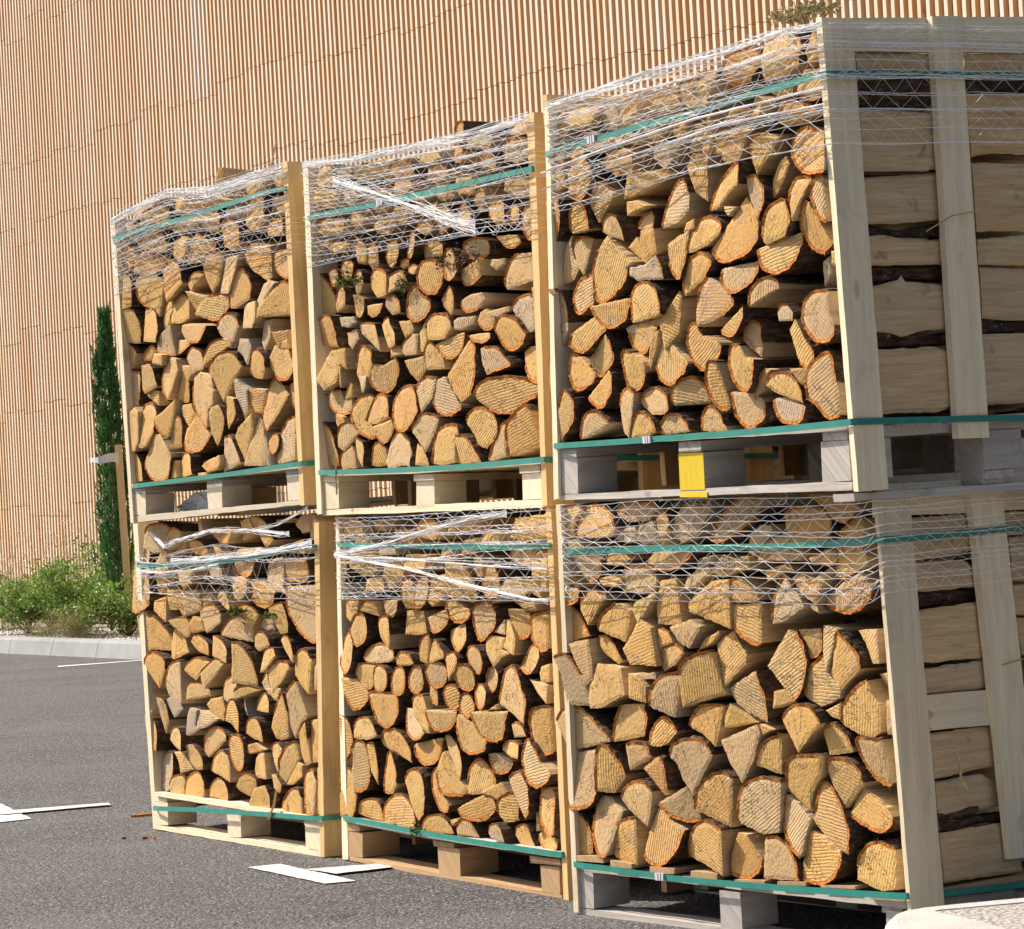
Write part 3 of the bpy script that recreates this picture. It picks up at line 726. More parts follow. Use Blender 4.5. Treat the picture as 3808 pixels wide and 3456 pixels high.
SIDE_BOARDS="""
UC post 0 21 351,1129 447,1133 445,83 340,86
UC rail 22 21 17,1114 716,1147 1365,1177 1354,1079 707,1054 107,1038
LC post 0 21 334,1099 457,1100 522,148 398,148
LC rail 22 21 13,1098 579,1112 1431,1132 1421,1040 570,1026 11,1019
LC rail 22 21 31,574 140,576 392,573 1177,561 1167,471 398,485 144,489 32,488
UC sboard 10 96 13,138 334,135 1240,114 1237,82 331,103 13,99
UC sblock 14 96 452,77 650,75 639,-38 443,-32
UC sbottom 10 96 14,-28 271,-31 1224,-44 1222,-65 269,-50 16,-47
LC sboard 10 96 25,77 156,77 1097,37 1094,9 153,52 23,55
UC log 29 48 119,1036 363,1042 363,991 210,968 122,954
UC logb 48 48 139,937 271,977 405,987 397,906 221,904 138,911
UC log 29 58 119,901 203,897 382,895 378,751 234,767 122,766
UC log 34 58 123,733 214,738 386,747 384,630 224,621 123,621
UC logb 58 48 145,621 245,608 402,626 398,587 148,589
UC log 29 48 122,590 174,593 239,582 374,578 378,519 120,519
UC logb 58 48 146,519 400,519 401,478 260,488 146,480
UC log 29 58 122,468 185,479 207,482 221,494 233,478 377,467 371,360 283,357 207,343 173,354 122,357
UC logb 58 48 148,354 233,338 393,353 395,320 149,321
UC log 29 58 122,316 191,315 314,316 366,302 362,167 307,154 120,159
UC log2 29 58 477,1046 714,1055 785,1055 780,1002 708,998 476,981
UC logb2 48 58 494,981 798,996 796,962 496,951
UC log2 29 58 477,944 678,949 780,955 773,792 663,794 549,796 480,785
UC log2 29 58 478,772 661,771 772,771 764,601 644,598 480,599
UC log2 29 58 480,580 643,589 763,592 755,514 636,512 476,515
UC log2 34 58 485,511 640,505 764,503 751,375 627,374 559,376 482,382
UC logb2 58 58 505,378 775,369 773,342 504,346
UC log2 29 58 475,342 619,341 747,341 735,162 601,164 474,165
LC log 29 58 118,1014 392,1021 391,931 230,913 122,907
LC log 29 58 129,904 280,906 341,901 403,850 401,835 132,831
LC logb 58 48 165,826 442,832 439,799 252,795 168,789
LC log 29 58 135,783 217,789 403,798 409,654 137,655
LC log 34 58 148,640 260,646 419,648 428,579 154,576
LC log 34 58 160,481 439,482 443,379 334,378 168,367
LC log 48 58 187,361 366,364 431,337 472,279 290,276 242,265 186,273
LC logb 58 48 199,266 274,258 476,258 485,238 203,236
LC log 29 58 166,236 314,236 460,238 472,106 174,113
LC log2 29 58 500,1022 830,1026 828,964 504,962
LC log2 29 58 509,958 833,956 826,845 513,843
LC log2 29 58 515,834 825,831 822,750 518,756
LC log2 29 58 519,749 826,744 821,643 530,652
LC logb2 48 58 554,647 846,638 848,554 562,570
"""
STRAPS={
'UA0':([(-1265, 1064), (-1036, 1072), (-788, 1073), (-550, 1079), (-321, 1084), (-138, 1089), (24, 1084)],[]),
'UA1':([(-1223, 141), (-924, 146), (-707, 150), (-528, 152), (25, 168)],[]),
'LA0':([(-1334, 985), (-1009, 985), (-700, 991), (-449, 1003), (-168, 1028), (23, 1037)],[]),
'LA1':([(-1251, 78), (-931, 96), (-671, 107), (-342, 121), (-123, 127), (21, 134)],[]),
'UB0':([(-1250, 976), (-781, 969), (-531, 964), (28, 960)],[]),
'UB1':([(-1246, 137), (-923, 126), (-668, 120), (-412, 115), (14, 116)],[]),
'LB0':([(-1241, 1036), (-773, 1025), (-396, 1019), (14, 1017)],[]),
'LB1':([(-1270, 141), (-975, 136), (-738, 131), (-403, 129), (37, 130)],[]),
'UC0':([(-1185, 950), (-942, 959), (-721, 961), (-475, 962), (-234, 971), (8, 976)],[(-13, 977), (203, 981), (445, 986), (649, 990), (1213, 999)]),
'UC1':([(-1244, 143), (-926, 140), (-737, 140), (-492, 139), (-240, 139), (8, 143)],[(18, 141), (89, 141), (435, 131), (565, 125), (1122, 100)]),
'LC0':([(-1153, 993), (-826, 984), (-491, 971), (-322, 964), (-146, 962), (-21, 963)],[(-32, 956), (83, 964), (533, 979), (1193, 1002)]),
'LC1':([(-1202, 130), (-1054, 125), (-798, 110), (-527, 105), (-282, 103), (18, 103)],[(13, 101), (43, 97), (437, 81), (1080, 57)]),
}
NETS={
'UA':([(-1263, 1140), (-1122, 1162), (-942, 1181), (-809, 1191), (-512, 1158), (-278, 1163), (38, 1169)],[(-1248, 861), (-981, 876), (-734, 894), (-423, 897), (25, 886)]),
'LA':([(-1326, 1028), (-1056, 1019), (-736, 1042), (-532, 1048), (-288, 1052), (22, 1078)],[(-1341, 864), (-975, 867), (-711, 870), (-379, 863), (24, 851)]),
'UB':([(-1260, 1158), (-899, 1130), (-523, 1118), (-285, 1108), (30, 1115)],[(-1258, 814), (-760, 802), (-341, 799), (44, 780)]),
'LB':([(-1235, 1121), (-640, 1120), (24, 1121)],[(-1235, 852), (-789, 858), (5, 867)]),
'UC':([(-1163, 1088), (-895, 1093), (-632, 1102), (-364, 1101), (-153, 1110), (6, 1098)],[(-1205, 786), (-930, 798), (-550, 816), (-289, 821), (10, 820)]),
'LC':([(-1167, 1112), (-823, 1111), (-482, 1099), (-238, 1085), (-13, 1081)],[(-1200, 870), (-847, 849), (-505, 832), (-261, 814), (-64, 804), (3, 834)]),
}
# ---------------------------------------------------------------- helpers
def tag(o,label=None,cat=None,group=None,kind=None):
    if label: o['label']=label
    if cat: o['category']=cat
    if group: o['group']=group
    if kind: o['kind']=kind
    return o
def empty(name,loc=(0,0,0),label=None,cat=None,group=None):
    o=bpy.data.objects.new(name,None); o.empty_display_size=0.1; o.location=loc; COL.objects.link(o)
    return tag(o,label,cat,group)
def link(name,me,parent=None,mat=None):
    o=bpy.data.objects.new(name,me); COL.objects.link(o)
    if mat is not None: o.matrix_world=mat
    if parent is not None:
        o.parent=parent
    return o
class MB:
    """collects faces, with grain coordinates (uv), pith coordinates (uv2) and a tone per corner"""
    def __init__(s): s.v=[];s.f=[];s.m=[];s.uv=[];s.uv2=[];s.c=[]
    def add(s,vs,faces,mi=0,uv=None,uv2=None,col=(0.5,0,0.5,0)):
        b=len(s.v); s.v+=[tuple(p) for p in vs]
        for k,f in enumerate(faces):
            s.f.append([b+i for i in f]); s.m.append(mi if isinstance(mi,int) else mi[k])
            for j,i in enumerate(f):
                s.uv.append(uv[k][j] if uv else (vs[i][0],vs[i][2]))
                s.uv2.append(uv2[k][j] if uv2 else (0.0,0.0))
                s.c.append(col if isinstance(col,tuple) else col[k][j])
    def merge(s,o,off=(0,0,0)):
        b=len(s.v); s.v+=[(p[0]+off[0],p[1]+off[1],p[2]+off[2]) for p in o.v]
        s.f+=[[b+i for i in f] for f in o.f]; s.m+=o.m; s.uv+=o.uv; s.uv2+=o.uv2; s.c+=o.c
    def transform(s,T): s.v=[tuple(T@Vector(p)) for p in s.v]
    def mesh(s,name,mats,smooth=False):
        me=bpy.data.meshes.new(name); me.from_pydata(s.v,[],s.f)
        for m in mats: me.materials.append(m)
        me.polygons.foreach_set('material_index',s.m)
        a=me.uv_layers.new(name='grain'); a.data.foreach_set('uv',[x for p in s.uv for x in p])
        a=me.uv_layers.new(name='pith'); a.data.foreach_set('uv',[x for p in s.uv2 for x in p])
        a=me.color_attributes.new('tone','FLOAT_COLOR','CORNER'); a.data.foreach_set('color',[x for p in s.c for x in p])
        if smooth: me.polygons.foreach_set('use_smooth',[True]*len(s.f))
        me.update(); return me
# ---------------------------------------------------------------- materials
class N:
    def __init__(s,name,rough=0.8,spec=0.3):
        s.m=bpy.data.materials.new(name); s.m.use_nodes=True; s.t=s.m.node_tree; s.t.nodes.clear()
        s.o=s.n('OutputMaterial'); s.b=s.n('BsdfPrincipled'); s.l(s.b.outputs[0],s.o.inputs[0])
        s.b.inputs['Roughness'].default_value=rough; s.b.inputs['Specular IOR Level'].default_value=spec
    def n(s,k,**kw):
        x=s.t.nodes.new('ShaderNode'+k)
        for a,b in kw.items(): setattr(x,a,b)
        return x
    def l(s,a,b): s.t.links.new(a,b)
    def val(s,x,inp):
        if isinstance(x,(int,float)): inp.default_value=x
        elif isinstance(x,tuple): inp.default_value=x if len(x)==len(inp.default_value) else (*x,1)
        else: s.l(x,inp)
    def math(s,op,a,b=0.0,c=None,clamp=False):
        x=s.n('Math',operation=op,use_clamp=clamp); s.val(a,x.inputs[0]); s.val(b,x.inputs[1])
        if c is not None: s.val(c,x.inputs[2])
        return x.outputs[0]
    def mix(s,f,a,b,mode='MIX'):
        x=s.n('Mix',data_type='RGBA',blend_type=mode); s.val(f,x.inputs[0]); s.val(a,x.inputs[6]); s.val(b,x.inputs[7]); return x.outputs[2]
    def ramp(s,f,stops):
        x=s.n('ValToRGB'); s.val(f,x.inputs[0]); e=x.color_ramp.elements
        while len(e)<len(stops): e.new(0.5)
        for i,(p,c) in enumerate(stops):
            e[i].position=p; e[i].color=(c,c,c,1) if isinstance(c,(int,float)) else (*c,1)
        return x.outputs[0]
    def noise(s,vec,scale,det=3,rough=0.55,dist=0.0,dim='3D'):
        x=s.n('TexNoise',noise_dimensions=dim); s.l(vec,x.inputs['Vector']); x.inputs['Scale'].default_value=scale
        x.inputs['Detail'].default_value=det; x.inputs['Roughness'].default_value=rough; x.inputs['Distortion'].default_value=dist
        return x.outputs[0]
    def vor(s,vec,scale,feat='F1'):
        x=s.n('TexVoronoi',feature=feat); s.l(vec,x.inputs['Vector']); x.inputs['Scale'].default_value=scale; return x
    def scale(s,vec,v):
        x=s.n('VectorMath',operation='MULTIPLY'); s.l(vec,x.inputs[0]); x.inputs[1].default_value=v; return x.outputs[0]
    def uv(s,name): return s.n('UVMap',uv_map=name).outputs[0]
    def obj(s): return s.n('TexCoord').outputs['Object']
    def geo(s): return s.n('NewGeometry').outputs['Position']
    def tone(s):
        a=s.n('Attribute',attribute_name='tone'); x=s.n('SeparateColor'); s.l(a.outputs['Color'],x.inputs[0]); return x.outputs[0],x.outputs[1],x.outputs[2],a.outputs['Alpha']
    def bump(s,h,strength=0.5,dist=0.002):
        x=s.n('Bump'); x.inputs['Strength'].default_value=strength; x.inputs['Distance'].default_value=dist; s.l(h,x.inputs['Height']); s.l(x.outputs[0],s.b.inputs['Normal'])
    def col(s,c): s.val(c,s.b.inputs['Base Color'])
    def seps(s,vec):
        x=s.n('SeparateXYZ'); s.l(vec,x.inputs[0]); return x.outputs

def mat_end():
    m=N('sawn_log_end',0.75,0.25); uv=m.uv('grain'); pu=m.uv('pith'); r,g,v,rim=m.tone()
    nl=m.noise(uv,14,3); nf=m.noise(uv,90,4,0.6)
    c=m.mix(m.ramp(nl,[(0.3,0.0),(0.7,1.0)]),(0.58,0.355,0.095),(0.68,0.455,0.150))
    c=m.mix(r,c,m.mix(0.6,c,(0.60,0.27,0.060)))
    c=m.mix(g,c,(0.43,0.385,0.31))
    # growth rings round the pith and radial checks
    L=m.n('VectorMath',operation='LENGTH'); m.l(pu,L.inputs[0]); rad=L.outputs['Value']
    wob=m.math('MULTIPLY',m.noise(pu,12,2),0.02)
    ring=m.math('SINE',m.math('MULTIPLY',m.math('ADD',rad,wob),1250.0))
    c=m.mix(m.math('MULTIPLY',m.ramp(ring,[(0.55,0.0),(1.0,1.0)]),0.16),c,(0.34,0.17,0.06))
    p=m.seps(pu); ang=m.math('ARCTAN2',p[1],p[0])
    cv=m.n('CombineXYZ'); m.l(ang,cv.inputs[0]); m.l(v,cv.inputs[1]); m.l(m.math('MULTIPLY',rad,4.0),cv.inputs[2])
    an=m.noise(cv.outputs[0],3.2,3,0.65)
    crack=m.math('SUBTRACT',1.0,m.ramp(m.math('ABSOLUTE',m.math('SUBTRACT',an,0.5)),[(0.0,0.0),(0.012,1.0)]))
    gate=m.ramp(m.noise(cv.outputs[0],1.3,1),[(0.50,0.0),(0.56,1.0)])
    crack=m.math('MULTIPLY',crack,gate)
    c=m.mix(m.math('MULTIPLY',crack,0.75),c,(0.10,0.055,0.025))
    # chain-saw ridges
    sx=m.seps(uv); rg=m.math('SINE',m.math('ADD',m.math('MULTIPLY',sx[0],720.0),m.math('MULTIPLY',m.noise(uv,16,3),9.0)))
    rg2=m.math('SINE',m.math('ADD',m.math('MULTIPLY',sx[0],1500.0),m.math('MULTIPLY',m.noise(uv,22,2),12.0)))
    rs=m.math('ADD',m.math('MULTIPLY',rg,0.65),m.math('MULTIPLY',rg2,0.35))
    amp=m.math('MULTIPLY',m.ramp(v,[(0.1,0.15),(0.9,1.0)]),m.ramp(m.noise(uv,9,1),[(0.3,0.3),(0.7,1.0)]))
    rs=m.math('MULTIPLY',rs,amp)
    c=m.mix(m.math('MULTIPLY',m.math('MULTIPLY_ADD',rs,-0.5,0.5),0.46),c,(0.26,0.125,0.045))
    # fibres, stains
    c=m.mix(m.math('MULTIPLY',m.ramp(nf,[(0.42,0.0),(0.72,1.0)]),0.35),c,(0.36,0.21,0.10))
    st=m.ramp(m.noise(uv,20,2,0.5,0.8),[(0.60,0.0),(0.70,1.0)])
    c=m.mix(m.math('MULTIPLY',st,0.38),c,(0.27,0.235,0.20))
    # sapwood by the bark: paler, with white mould spots on some
    wn=m.ramp(m.noise(uv,75,4,0.7),[(0.52,0.0),(0.64,1.0)])
    wg=m.ramp(m.noise(uv,6,1),[(0.52,0.0),(0.60,1.0)])
    c=m.mix(m.math('MULTIPLY',rim,0.28),c,(0.66,0.40,0.15))
    c=m.mix(m.math('MULTIPLY',m.math('MULTIPLY',m.math('POWER',rim,1.0),wg),m.math('MULTIPLY',wn,0.8)),c,(0.66,0.66,0.66))
    m.col(c)
    h=m.math('ADD',m.math('MULTIPLY',rs,0.45),m.math('ADD',m.math('MULTIPLY',nf,0.9),m.math('MULTIPLY',crack,-1.2)))
    m.bump(h,1.0,0.0030); return m.m
def mat_split():
    m=N('split_wood',0.75,0.25); uv=m.uv('grain'); r,g,v,_=m.tone()
    a=m.noise(m.scale(uv,(5,70,1)),1.0,4,0.6,0.4); b=m.noise(m.scale(uv,(12,260,1)),1.0,3,0.6)
    c=m.mix(m.ramp(a,[(0.3,0.0),(0.7,1.0)]),(0.52,0.335,0.150),(0.74,0.54,0.300))
    c=m.mix(m.math('MULTIPLY',m.ramp(b,[(0.5,0.0),(0.75,1.0)]),0.5),c,(0.27,0.15,0.07))
    c=m.mix(g,c,(0.40,0.35,0.28))
    s=m.ramp(m.noise(m.scale(uv,(7,11,1)),1.0,3,0.6,1.2),[(0.63,0.0),(0.72,1.0)])
    c=m.mix(m.math('MULTIPLY',s,0.6),c,(0.18,0.13,0.09))
    m.col(c); m.bump(m.math('ADD',a,m.math('MULTIPLY',b,0.6)),0.8,0.004); return m.m
def mat_bark_edge():
    m=N('inner_bark',0.9,0.1); uv=m.uv('grain'); n=m.noise(uv,110,4,0.7)
    c=m.ramp(n,[(0.3,(0.14,0.040,0.012)),(0.48,(0.42,0.140,0.028)),(0.72,(0.66,0.32,0.09))])
    m.col(c); m.bump(n,1.0,0.006); return m.m
def mat_bark():
    m=N('rough_bark',0.95,0.1); uv=m.uv('grain'); n=m.noise(m.scale(uv,(22,75,1)),1.0,5,0.7,0.6)
    c=m.ramp(n,[(0.3,(0.028,0.018,0.012)),(0.52,(0.10,0.062,0.040)),(0.70,(0.21,0.15,0.11))])
    l=m.ramp(m.noise(uv,38,4,0.65),[(0.60,0.0),(0.68,1.0)])
    c=m.mix(m.math('MULTIPLY',l,0.7),c,(0.27,0.28,0.24))
    m.col(c); m.bump(n,1.0,0.010); return m.m
def mat_board(name,c1,c2,dark,stain=0.35,knots=True):
    m=N(name,0.7,0.25); uv=m.uv('grain'); r,g,v,_=m.tone()
    a=m.noise(m.scale(uv,(2.5,45,1)),1.0,3,0.55,0.6); b=m.noise(m.scale(uv,(8,420,1)),1.0,3,0.6)
    c=m.mix(m.ramp(a,[(0.3,0.0),(0.7,1.0)]),c1,c2)
    c=m.mix(m.math('MULTIPLY',m.ramp(b,[(0.48,0.0),(0.8,1.0)]),0.35),c,dark)
    c=m.mix(g,c,(0.36,0.34,0.32))
    if knots:
        k=m.vor(m.scale(uv,(3.1,9,1)),1.0); kk=m.ramp(k.outputs['Distance'],[(0.02,1.0),(0.07,0.6),(0.11,0.0)])
        c=m.mix(m.math('MULTIPLY',kk,0.55),c,(0.30,0.15,0.06))
    s=m.ramp(m.noise(m.scale(uv,(9,16,1)),1.0,4,0.65,0.5),[(0.56,0.0),(0.74,1.0)])
    c=m.mix(m.math('MULTIPLY',s,stain),c,dark)
    sp=m.ramp(m.noise(uv,210,2,0.5),[(0.70,0.0),(0.76,1.0)])
    c=m.mix(m.math('MULTIPLY',m.math('MULTIPLY',sp,0.5),m.ramp(m.noise(uv,11,1),[(0.5,0.0),(0.6,1.0)])),c,(0.10,0.08,0.06))
    br=m.math('MULTIPLY_ADD',v,0.24,0.88)
    bc=m.n('Mix',data_type='RGBA',blend_type='MULTIPLY'); bc.inputs[0].default_value=1.0; m.l(c,bc.inputs[6]); cb=m.n('CombineColor'); [m.l(br,cb.inputs[i]) for i in range(3)]; m.l(cb.outputs[0],bc.inputs[7])
    m.col(bc.outputs[2]); m.bump(m.math('ADD',a,m.math('MULTIPLY',b,0.5)),0.5,0.0025); return m.m
def mat_plain(name,c,rough=0.6,spec=0.3,var=0.15,sc=20,bump=0.0):
    m=N(name,rough,spec); n=m.noise(m.obj(),sc,4,0.6)
    d=tuple(x*(1-var*2) for x in c)
    m.col(m.mix(m.ramp(n,[(0.35,0.0),(0.65,1.0)]),d,c))
    if bump: m.bump(n,0.6,bump)
    return m.m
END=mat_end(); SPLIT=mat_split(); BEDGE=mat_bark_edge(); BARK=mat_bark()
PALE=mat_board('pale_sawn_board',(0.68,0.560,0.37),(0.80,0.690,0.49),(0.36,0.25,0.15))
GOLD=mat_board('honey_bounce_board',(0.60,0.400,0.170),(0.70,0.50,0.245),(0.34,0.19,0.08))  # honey timber; on some crate posts it carries golden bounce light
GREYB=mat_board('weathered_board',(0.36,0.32,0.28),(0.52,0.48,0.43),(0.16,0.13,0.11),0.6)
BROWNB=mat_board('brown_pallet_wood',(0.36,0.22,0.11),(0.48,0.32,0.17),(0.18,0.10,0.05))
YEL=mat_board('yellow_painted_wood',(0.62,0.43,0.02),(0.72,0.52,0.03),(0.40,0.28,0.03),0.4,False)
STRAP=mat_plain('green_strapping',(0.030,0.235,0.190),0.32,0.5,0.08,30)
WHITE=mat_plain('white_net_strand',(0.93,0.93,0.93),0.35,0.5,0.01)
CLIP=mat_plain('metal_clip',(0.62,0.63,0.68),0.35,0.5,0.15,200)
TWINE=mat_plain('yellow_twine',(0.62,0.42,0.12),0.8,0.2,0.15,80)

# ---------------------------------------------------------------- setting: wall, kerbs, asphalt
WD=Vector((-math.sin(R(33.2)),math.cos(R(33.2)),0)); WN=Vector((math.cos(R(33.2)),math.sin(R(33.2)),0))  # along the wall, away from the lot
def on_wall(s,d,z): return WD*s+WN*d+Vector((0,0,z))
def asphalt():
    m=N('asphalt',0.82,0.35); g=m.geo()
    v=m.vor(g,115); v2=m.vor(g,62); n=m.noise(g,1.1,4,0.6); f=m.noise(g,240,3,0.6); st=m.noise(m.scale(g,(0.6,2.2,1)),1.0,3)
    xc=m.n('SeparateColor'); m.l(v.outputs['Color'],xc.inputs[0])
    c=m.ramp(xc.outputs[0],[(0.0,(0.060,0.057,0.057)),(0.55,(0.108,0.103,0.102)),(0.86,(0.160,0.150,0.146)),(1.0,(0.33,0.31,0.30))])
    c=m.mix(m.ramp(v.outputs['Distance'],[(0.35,0.0),(0.75,0.75)]),c,(0.020,0.019,0.019))
    c=m.mix(m.math('MULTIPLY',m.ramp(v2.outputs['Distance'],[(0.5,0.0),(0.8,1.0)]),0.7),c,(0.022,0.021,0.021))
    c=m.mix(m.math('MULTIPLY',m.ramp(n,[(0.35,0.0),(0.7,1.0)]),0.30),c,(0.15,0.14,0.135))
    c=m.mix(m.math('MULTIPLY',m.ramp(st,[(0.5,0.0),(0.75,1.0)]),0.25),c,(0.17,0.155,0.145))
    m.col(c); m.bump(m.math('SUBTRACT',m.math('MULTIPLY',f,0.3),m.math('ADD',v.outputs['Distance'],v2.outputs['Distance'])),0.9,0.006); return m.m
b=MB(); b.add([(-150,-40,0),(120,-40,0),(120,160,0),(-150,160,0)],[[0,1,2,3]])
tag(link('asphalt_ground',b.mesh('asphalt_ground',[asphalt()])),kind='structure')
def paint():
    m=N('road_paint',0.6,0.4); g=m.geo(); n=m.noise(g,150,4,0.7); v=m.vor(g,115)
    c=m.mix(m.ramp(n,[(0.54,0.0),(0.66,1.0)]),(0.58,0.58,0.57),(0.20,0.195,0.19)); m.col(c)
    m.bump(m.math('SUBTRACT',n,v.outputs['Distance']),0.8,0.004); return m.m
PAINT=paint()
def marking(polys):
    b=MB()
    for i,p in enumerate(polys):
        # a little ragged edge along the stones
        q=[]
        for k in range(len(p)):
            a=Vector(p[k]);c=Vector(p[(k+1)%len(p)]);n=max(1,int((c-a).length/0.03))
            for j in range(n):
                t=a.lerp(c,j/n); q.append((t.x+random.uniform(-.003,.003),t.y+random.uniform(-.003,.003),0.004+0.004*i))
        b.add(q,[list(range(len(q)))])
    tag(link('painted_marking',b.mesh('painted_marking',[PAINT])),kind='structure')
random.seed(3)
marking([[(-0.939,8.456),(-0.654,7.984),(-0.556,8.005),(-0.837,8.495)],[(-0.735,8.305),(-0.489,8.335),(-0.455,8.235),(-0.63,8.160)]])
marking([[(-2.50,11.0),(-2.15,10.15),(-1.985,10.24),(-2.30,11.05)],[(-2.23,10.53),(-1.738,10.633),(-1.717,10.553),(-2.13,10.42)]])
marking([[(-3.894,21.559),(-3.86,21.39),(-3.2,21.65),(-3.2,21.75)]])
# kerb of the planting strip
def concrete(name,c1,c2,sc=1.0,bmp=0.003):
    m=N(name,0.85,0.25); g=m.geo(); n=m.noise(g,3*sc,4,0.6); f=m.noise(g,160*sc,4,0.7); k=m.vor(g,90*sc)
    c=m.mix(m.ramp(n,[(0.3,0.0),(0.7,1.0)]),c1,c2)
    c=m.mix(m.math('MULTIPLY',m.ramp(f,[(0.55,0.0),(0.8,1.0)]),0.4),c,tuple(x*0.45 for x in c1))
    m.col(c); m.bump(m.math('ADD',f,m.math('MULTIPLY',k.outputs['Distance'],0.6)),0.7,bmp); return m.m
CONC=concrete('grey_kerb_concrete',(0.24,0.245,0.245),(0.31,0.31,0.305))
kb=empty('kerb',tuple(on_wall(20,9.26,0)),'light grey concrete kerb edging the planting strip below the wooden wall','kerb')
def kerb_stone(s0,s1,d0):
    prof=[(0,0),(0.035,0.125),(0.055,0.15),(0.17,0.15),(0.17,0.0)]
    b=MB(); vs=[];n=len(prof)
    for s in (s0+.004,s1-.004):
        for d,z in prof: vs.append(tuple(on_wall(s,d0+d,z)-on_wall(20,9.26,0)))
    fs=[[i,i+1,i+1+n,i+n] for i in range(n-1)]+[list(range(n)),list(range(2*n-1,n-1,-1))]
    b.add(vs,fs); return b
s=14.0
while s<34:
    o=link('kerb_stone',kerb_stone(s,s+1.0,9.26).mesh('kerb_stone',[CONC]),kb); s+=1.0
# gutter sand line and planting strip
SOIL=mat_plain('stony_soil',(0.36,0.32,0.27),0.9,0.2,0.25,9,0.01)
b=MB(); b.add([tuple(on_wall(a,d,0.11)) for a,d in ((-10,9.42),(45,9.42),(45,11.5),(-10,11.5))],[[0,1,2,3]])
tag(link('planting_bed',b.mesh('planting_bed',[SOIL])),kind='structure')
def pebble_mesh(rng,n,place,size):
    b=MB()
    for i in range(n):
        p=place(rng); r=size*rng.uniform(0.5,1.3); c=rng.choice([0.2,0.5,0.8])
        vs=[]
        for (x,y,z) in ((1,0,0),(-1,0,0),(0,1,0),(0,-1,0),(0,0,1),(0,0,-1)):
            k=r*rng.uniform(0.7,1.2); vs.append((p[0]+x*k,p[1]+y*k,p[2]+z*k*0.6))
        b.add(vs,[[0,2,4],[2,1,4],[1,3,4],[3,0,4],[2,0,5],[1,2,5],[3,1,5],[0,3,5]],col=(c,0,c,0))
    return b
rng=random.Random(5)
STONE=mat_plain('pale_pebbles',(0.60,0.56,0.49),0.8,0.3,0.25,6)
tag(link('bed_gravel',pebble_mesh(rng,5200,lambda r:tuple(on_wall(r.uniform(18.5,28.5),9.45+abs(r.gauss(0,0.45)),0.118)),0.022).mesh('bed_gravel',[STONE])),kind='stuff')
# slatted timber wall of the building behind
WALL_D=11.28; PITCH=0.0723*WALL_D/10.0
def mat_slat(name,c1,c2,dk,bl):
    m=N(name,0.75,0.2); uv=m.uv('grain'); r,g,v,_=m.tone()
    a=m.noise(m.scale(uv,(1.5,60,1)),1.0,3,0.6,0.3)
    c=m.mix(m.ramp(a,[(0.3,0.0),(0.7,1.0)]),c1,c2); c=m.mix(m.math('MULTIPLY',r,0.55),c,dk)
    k=m.vor(m.scale(uv,(1.6,6,1)),1.0); kk=m.ramp(k.outputs['Distance'],[(0.018,1.0),(0.05,0.0)])
    c=m.mix(m.math('MULTIPLY',kk,0.75),c,(0.16,0.07,0.03))
    w_=m.ramp(m.noise(m.scale(uv,(3,20,1)),1.0,4,0.7),[(0.58,0.0),(0.68,1.0)])
    c=m.mix(m.math('MULTIPLY',w_,bl),c,(0.80,0.76,0.70) if bl>0.3 else dk)
    c=m.mix(g,c,(0.62,0.62,0.62)); m.col(c); m.bump(a,0.4,0.002); return m.m
SLF=mat_slat('slat_pale_face',(0.62,0.52,0.39),(0.72,0.63,0.50),(0.60,0.42,0.26),0.4)  # front face paler and greyer than the orange-brown sides
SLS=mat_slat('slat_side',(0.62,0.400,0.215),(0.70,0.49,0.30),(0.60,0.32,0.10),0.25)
BACK=mat_plain('dark_membrane',(0.03,0.028,0.025),0.9,0.1)
wallo=empty('timber_clad_building',tuple(on_wall(15,WALL_D,0)),'tall building wall clad in narrow vertical brown timber slats','building')
W0=Vector(on_wall(15,WALL_D,0))
b=MB(); T=0.5*PITCH
q=[on_wall(-12,WALL_D+T+.004,0)-W0,on_wall(45,WALL_D+T+.004,0)-W0,on_wall(45,WALL_D+T+.004,9.5)-W0,on_wall(-12,WALL_D+T+.004,9.5)-W0]
q2=[p+WN*0.3 for p in q]; b.add([tuple(p) for p in q+q2],[[3,2,1,0],[4,5,6,7],[0,1,5,4],[1,2,6,5],[2,3,7,6],[3,0,4,7]])
link('backing_wall',b.mesh('backing_wall',[BACK]),wallo)
rw=random.Random(11)
rows=[0.12,1.32,2.47,3.33,4.45,5.25,6.70,8.1,9.4]
pieces=[]; nsl=int(30/PITCH); grp=None
for i in range(nsl):
    s0=1.5+i*PITCH; base=rw.gauss(0,0.18)
    if i%7==0 or grp is None: grp=[rw.uniform(-.12,.12) for _ in rows]
    zs=[z+g*(1 if 0<j<len(rows)-1 else 0)+ (rw.uniform(-.01,.01)) for j,(z,g) in enumerate(zip(rows,grp))]
    for j in range(len(rows)-1):
        gap=rw.uniform(0.0015,0.004)
        r_=min(1,max(0,rw.gauss(0.35+base,0.28))); g_=0.45 if rw.random()<.012 else max(0,rw.gauss(0,.06))
        pieces.append((s0,zs[j]+gap,zs[j+1]-gap,rw.uniform(-.0015,.0015),(r_,g_,rw.random(),0),(rw.random()*9,rw.random()*9)))
def slat(b,org,s0,z0,z1,dd,col,off):
    w_=0.40*PITCH; t=T; d0=WALL_D+dd
    P=[]
    for z in (z0,z1):
        for (a,d) in ((0,0),(w_,0),(w_,t),(0,t)): P.append(tuple(on_wall(s0+a,d0+d,z)-org))
    f=[[0,1,5,4],[1,2,6,5],[3,0,4,7],[4,5,6,7],[3,2,1,0]]
    uv=[]
    for k,fc in enumerate(f):
        uv.append([(P[i][2]+off[0]+org.z,(off[1]+k*0.37+[0,w_,w_+t,-t][i%4])) for i in fc])
    b.add(P,f,[0,1,1,1,1],uv=uv,col=col)
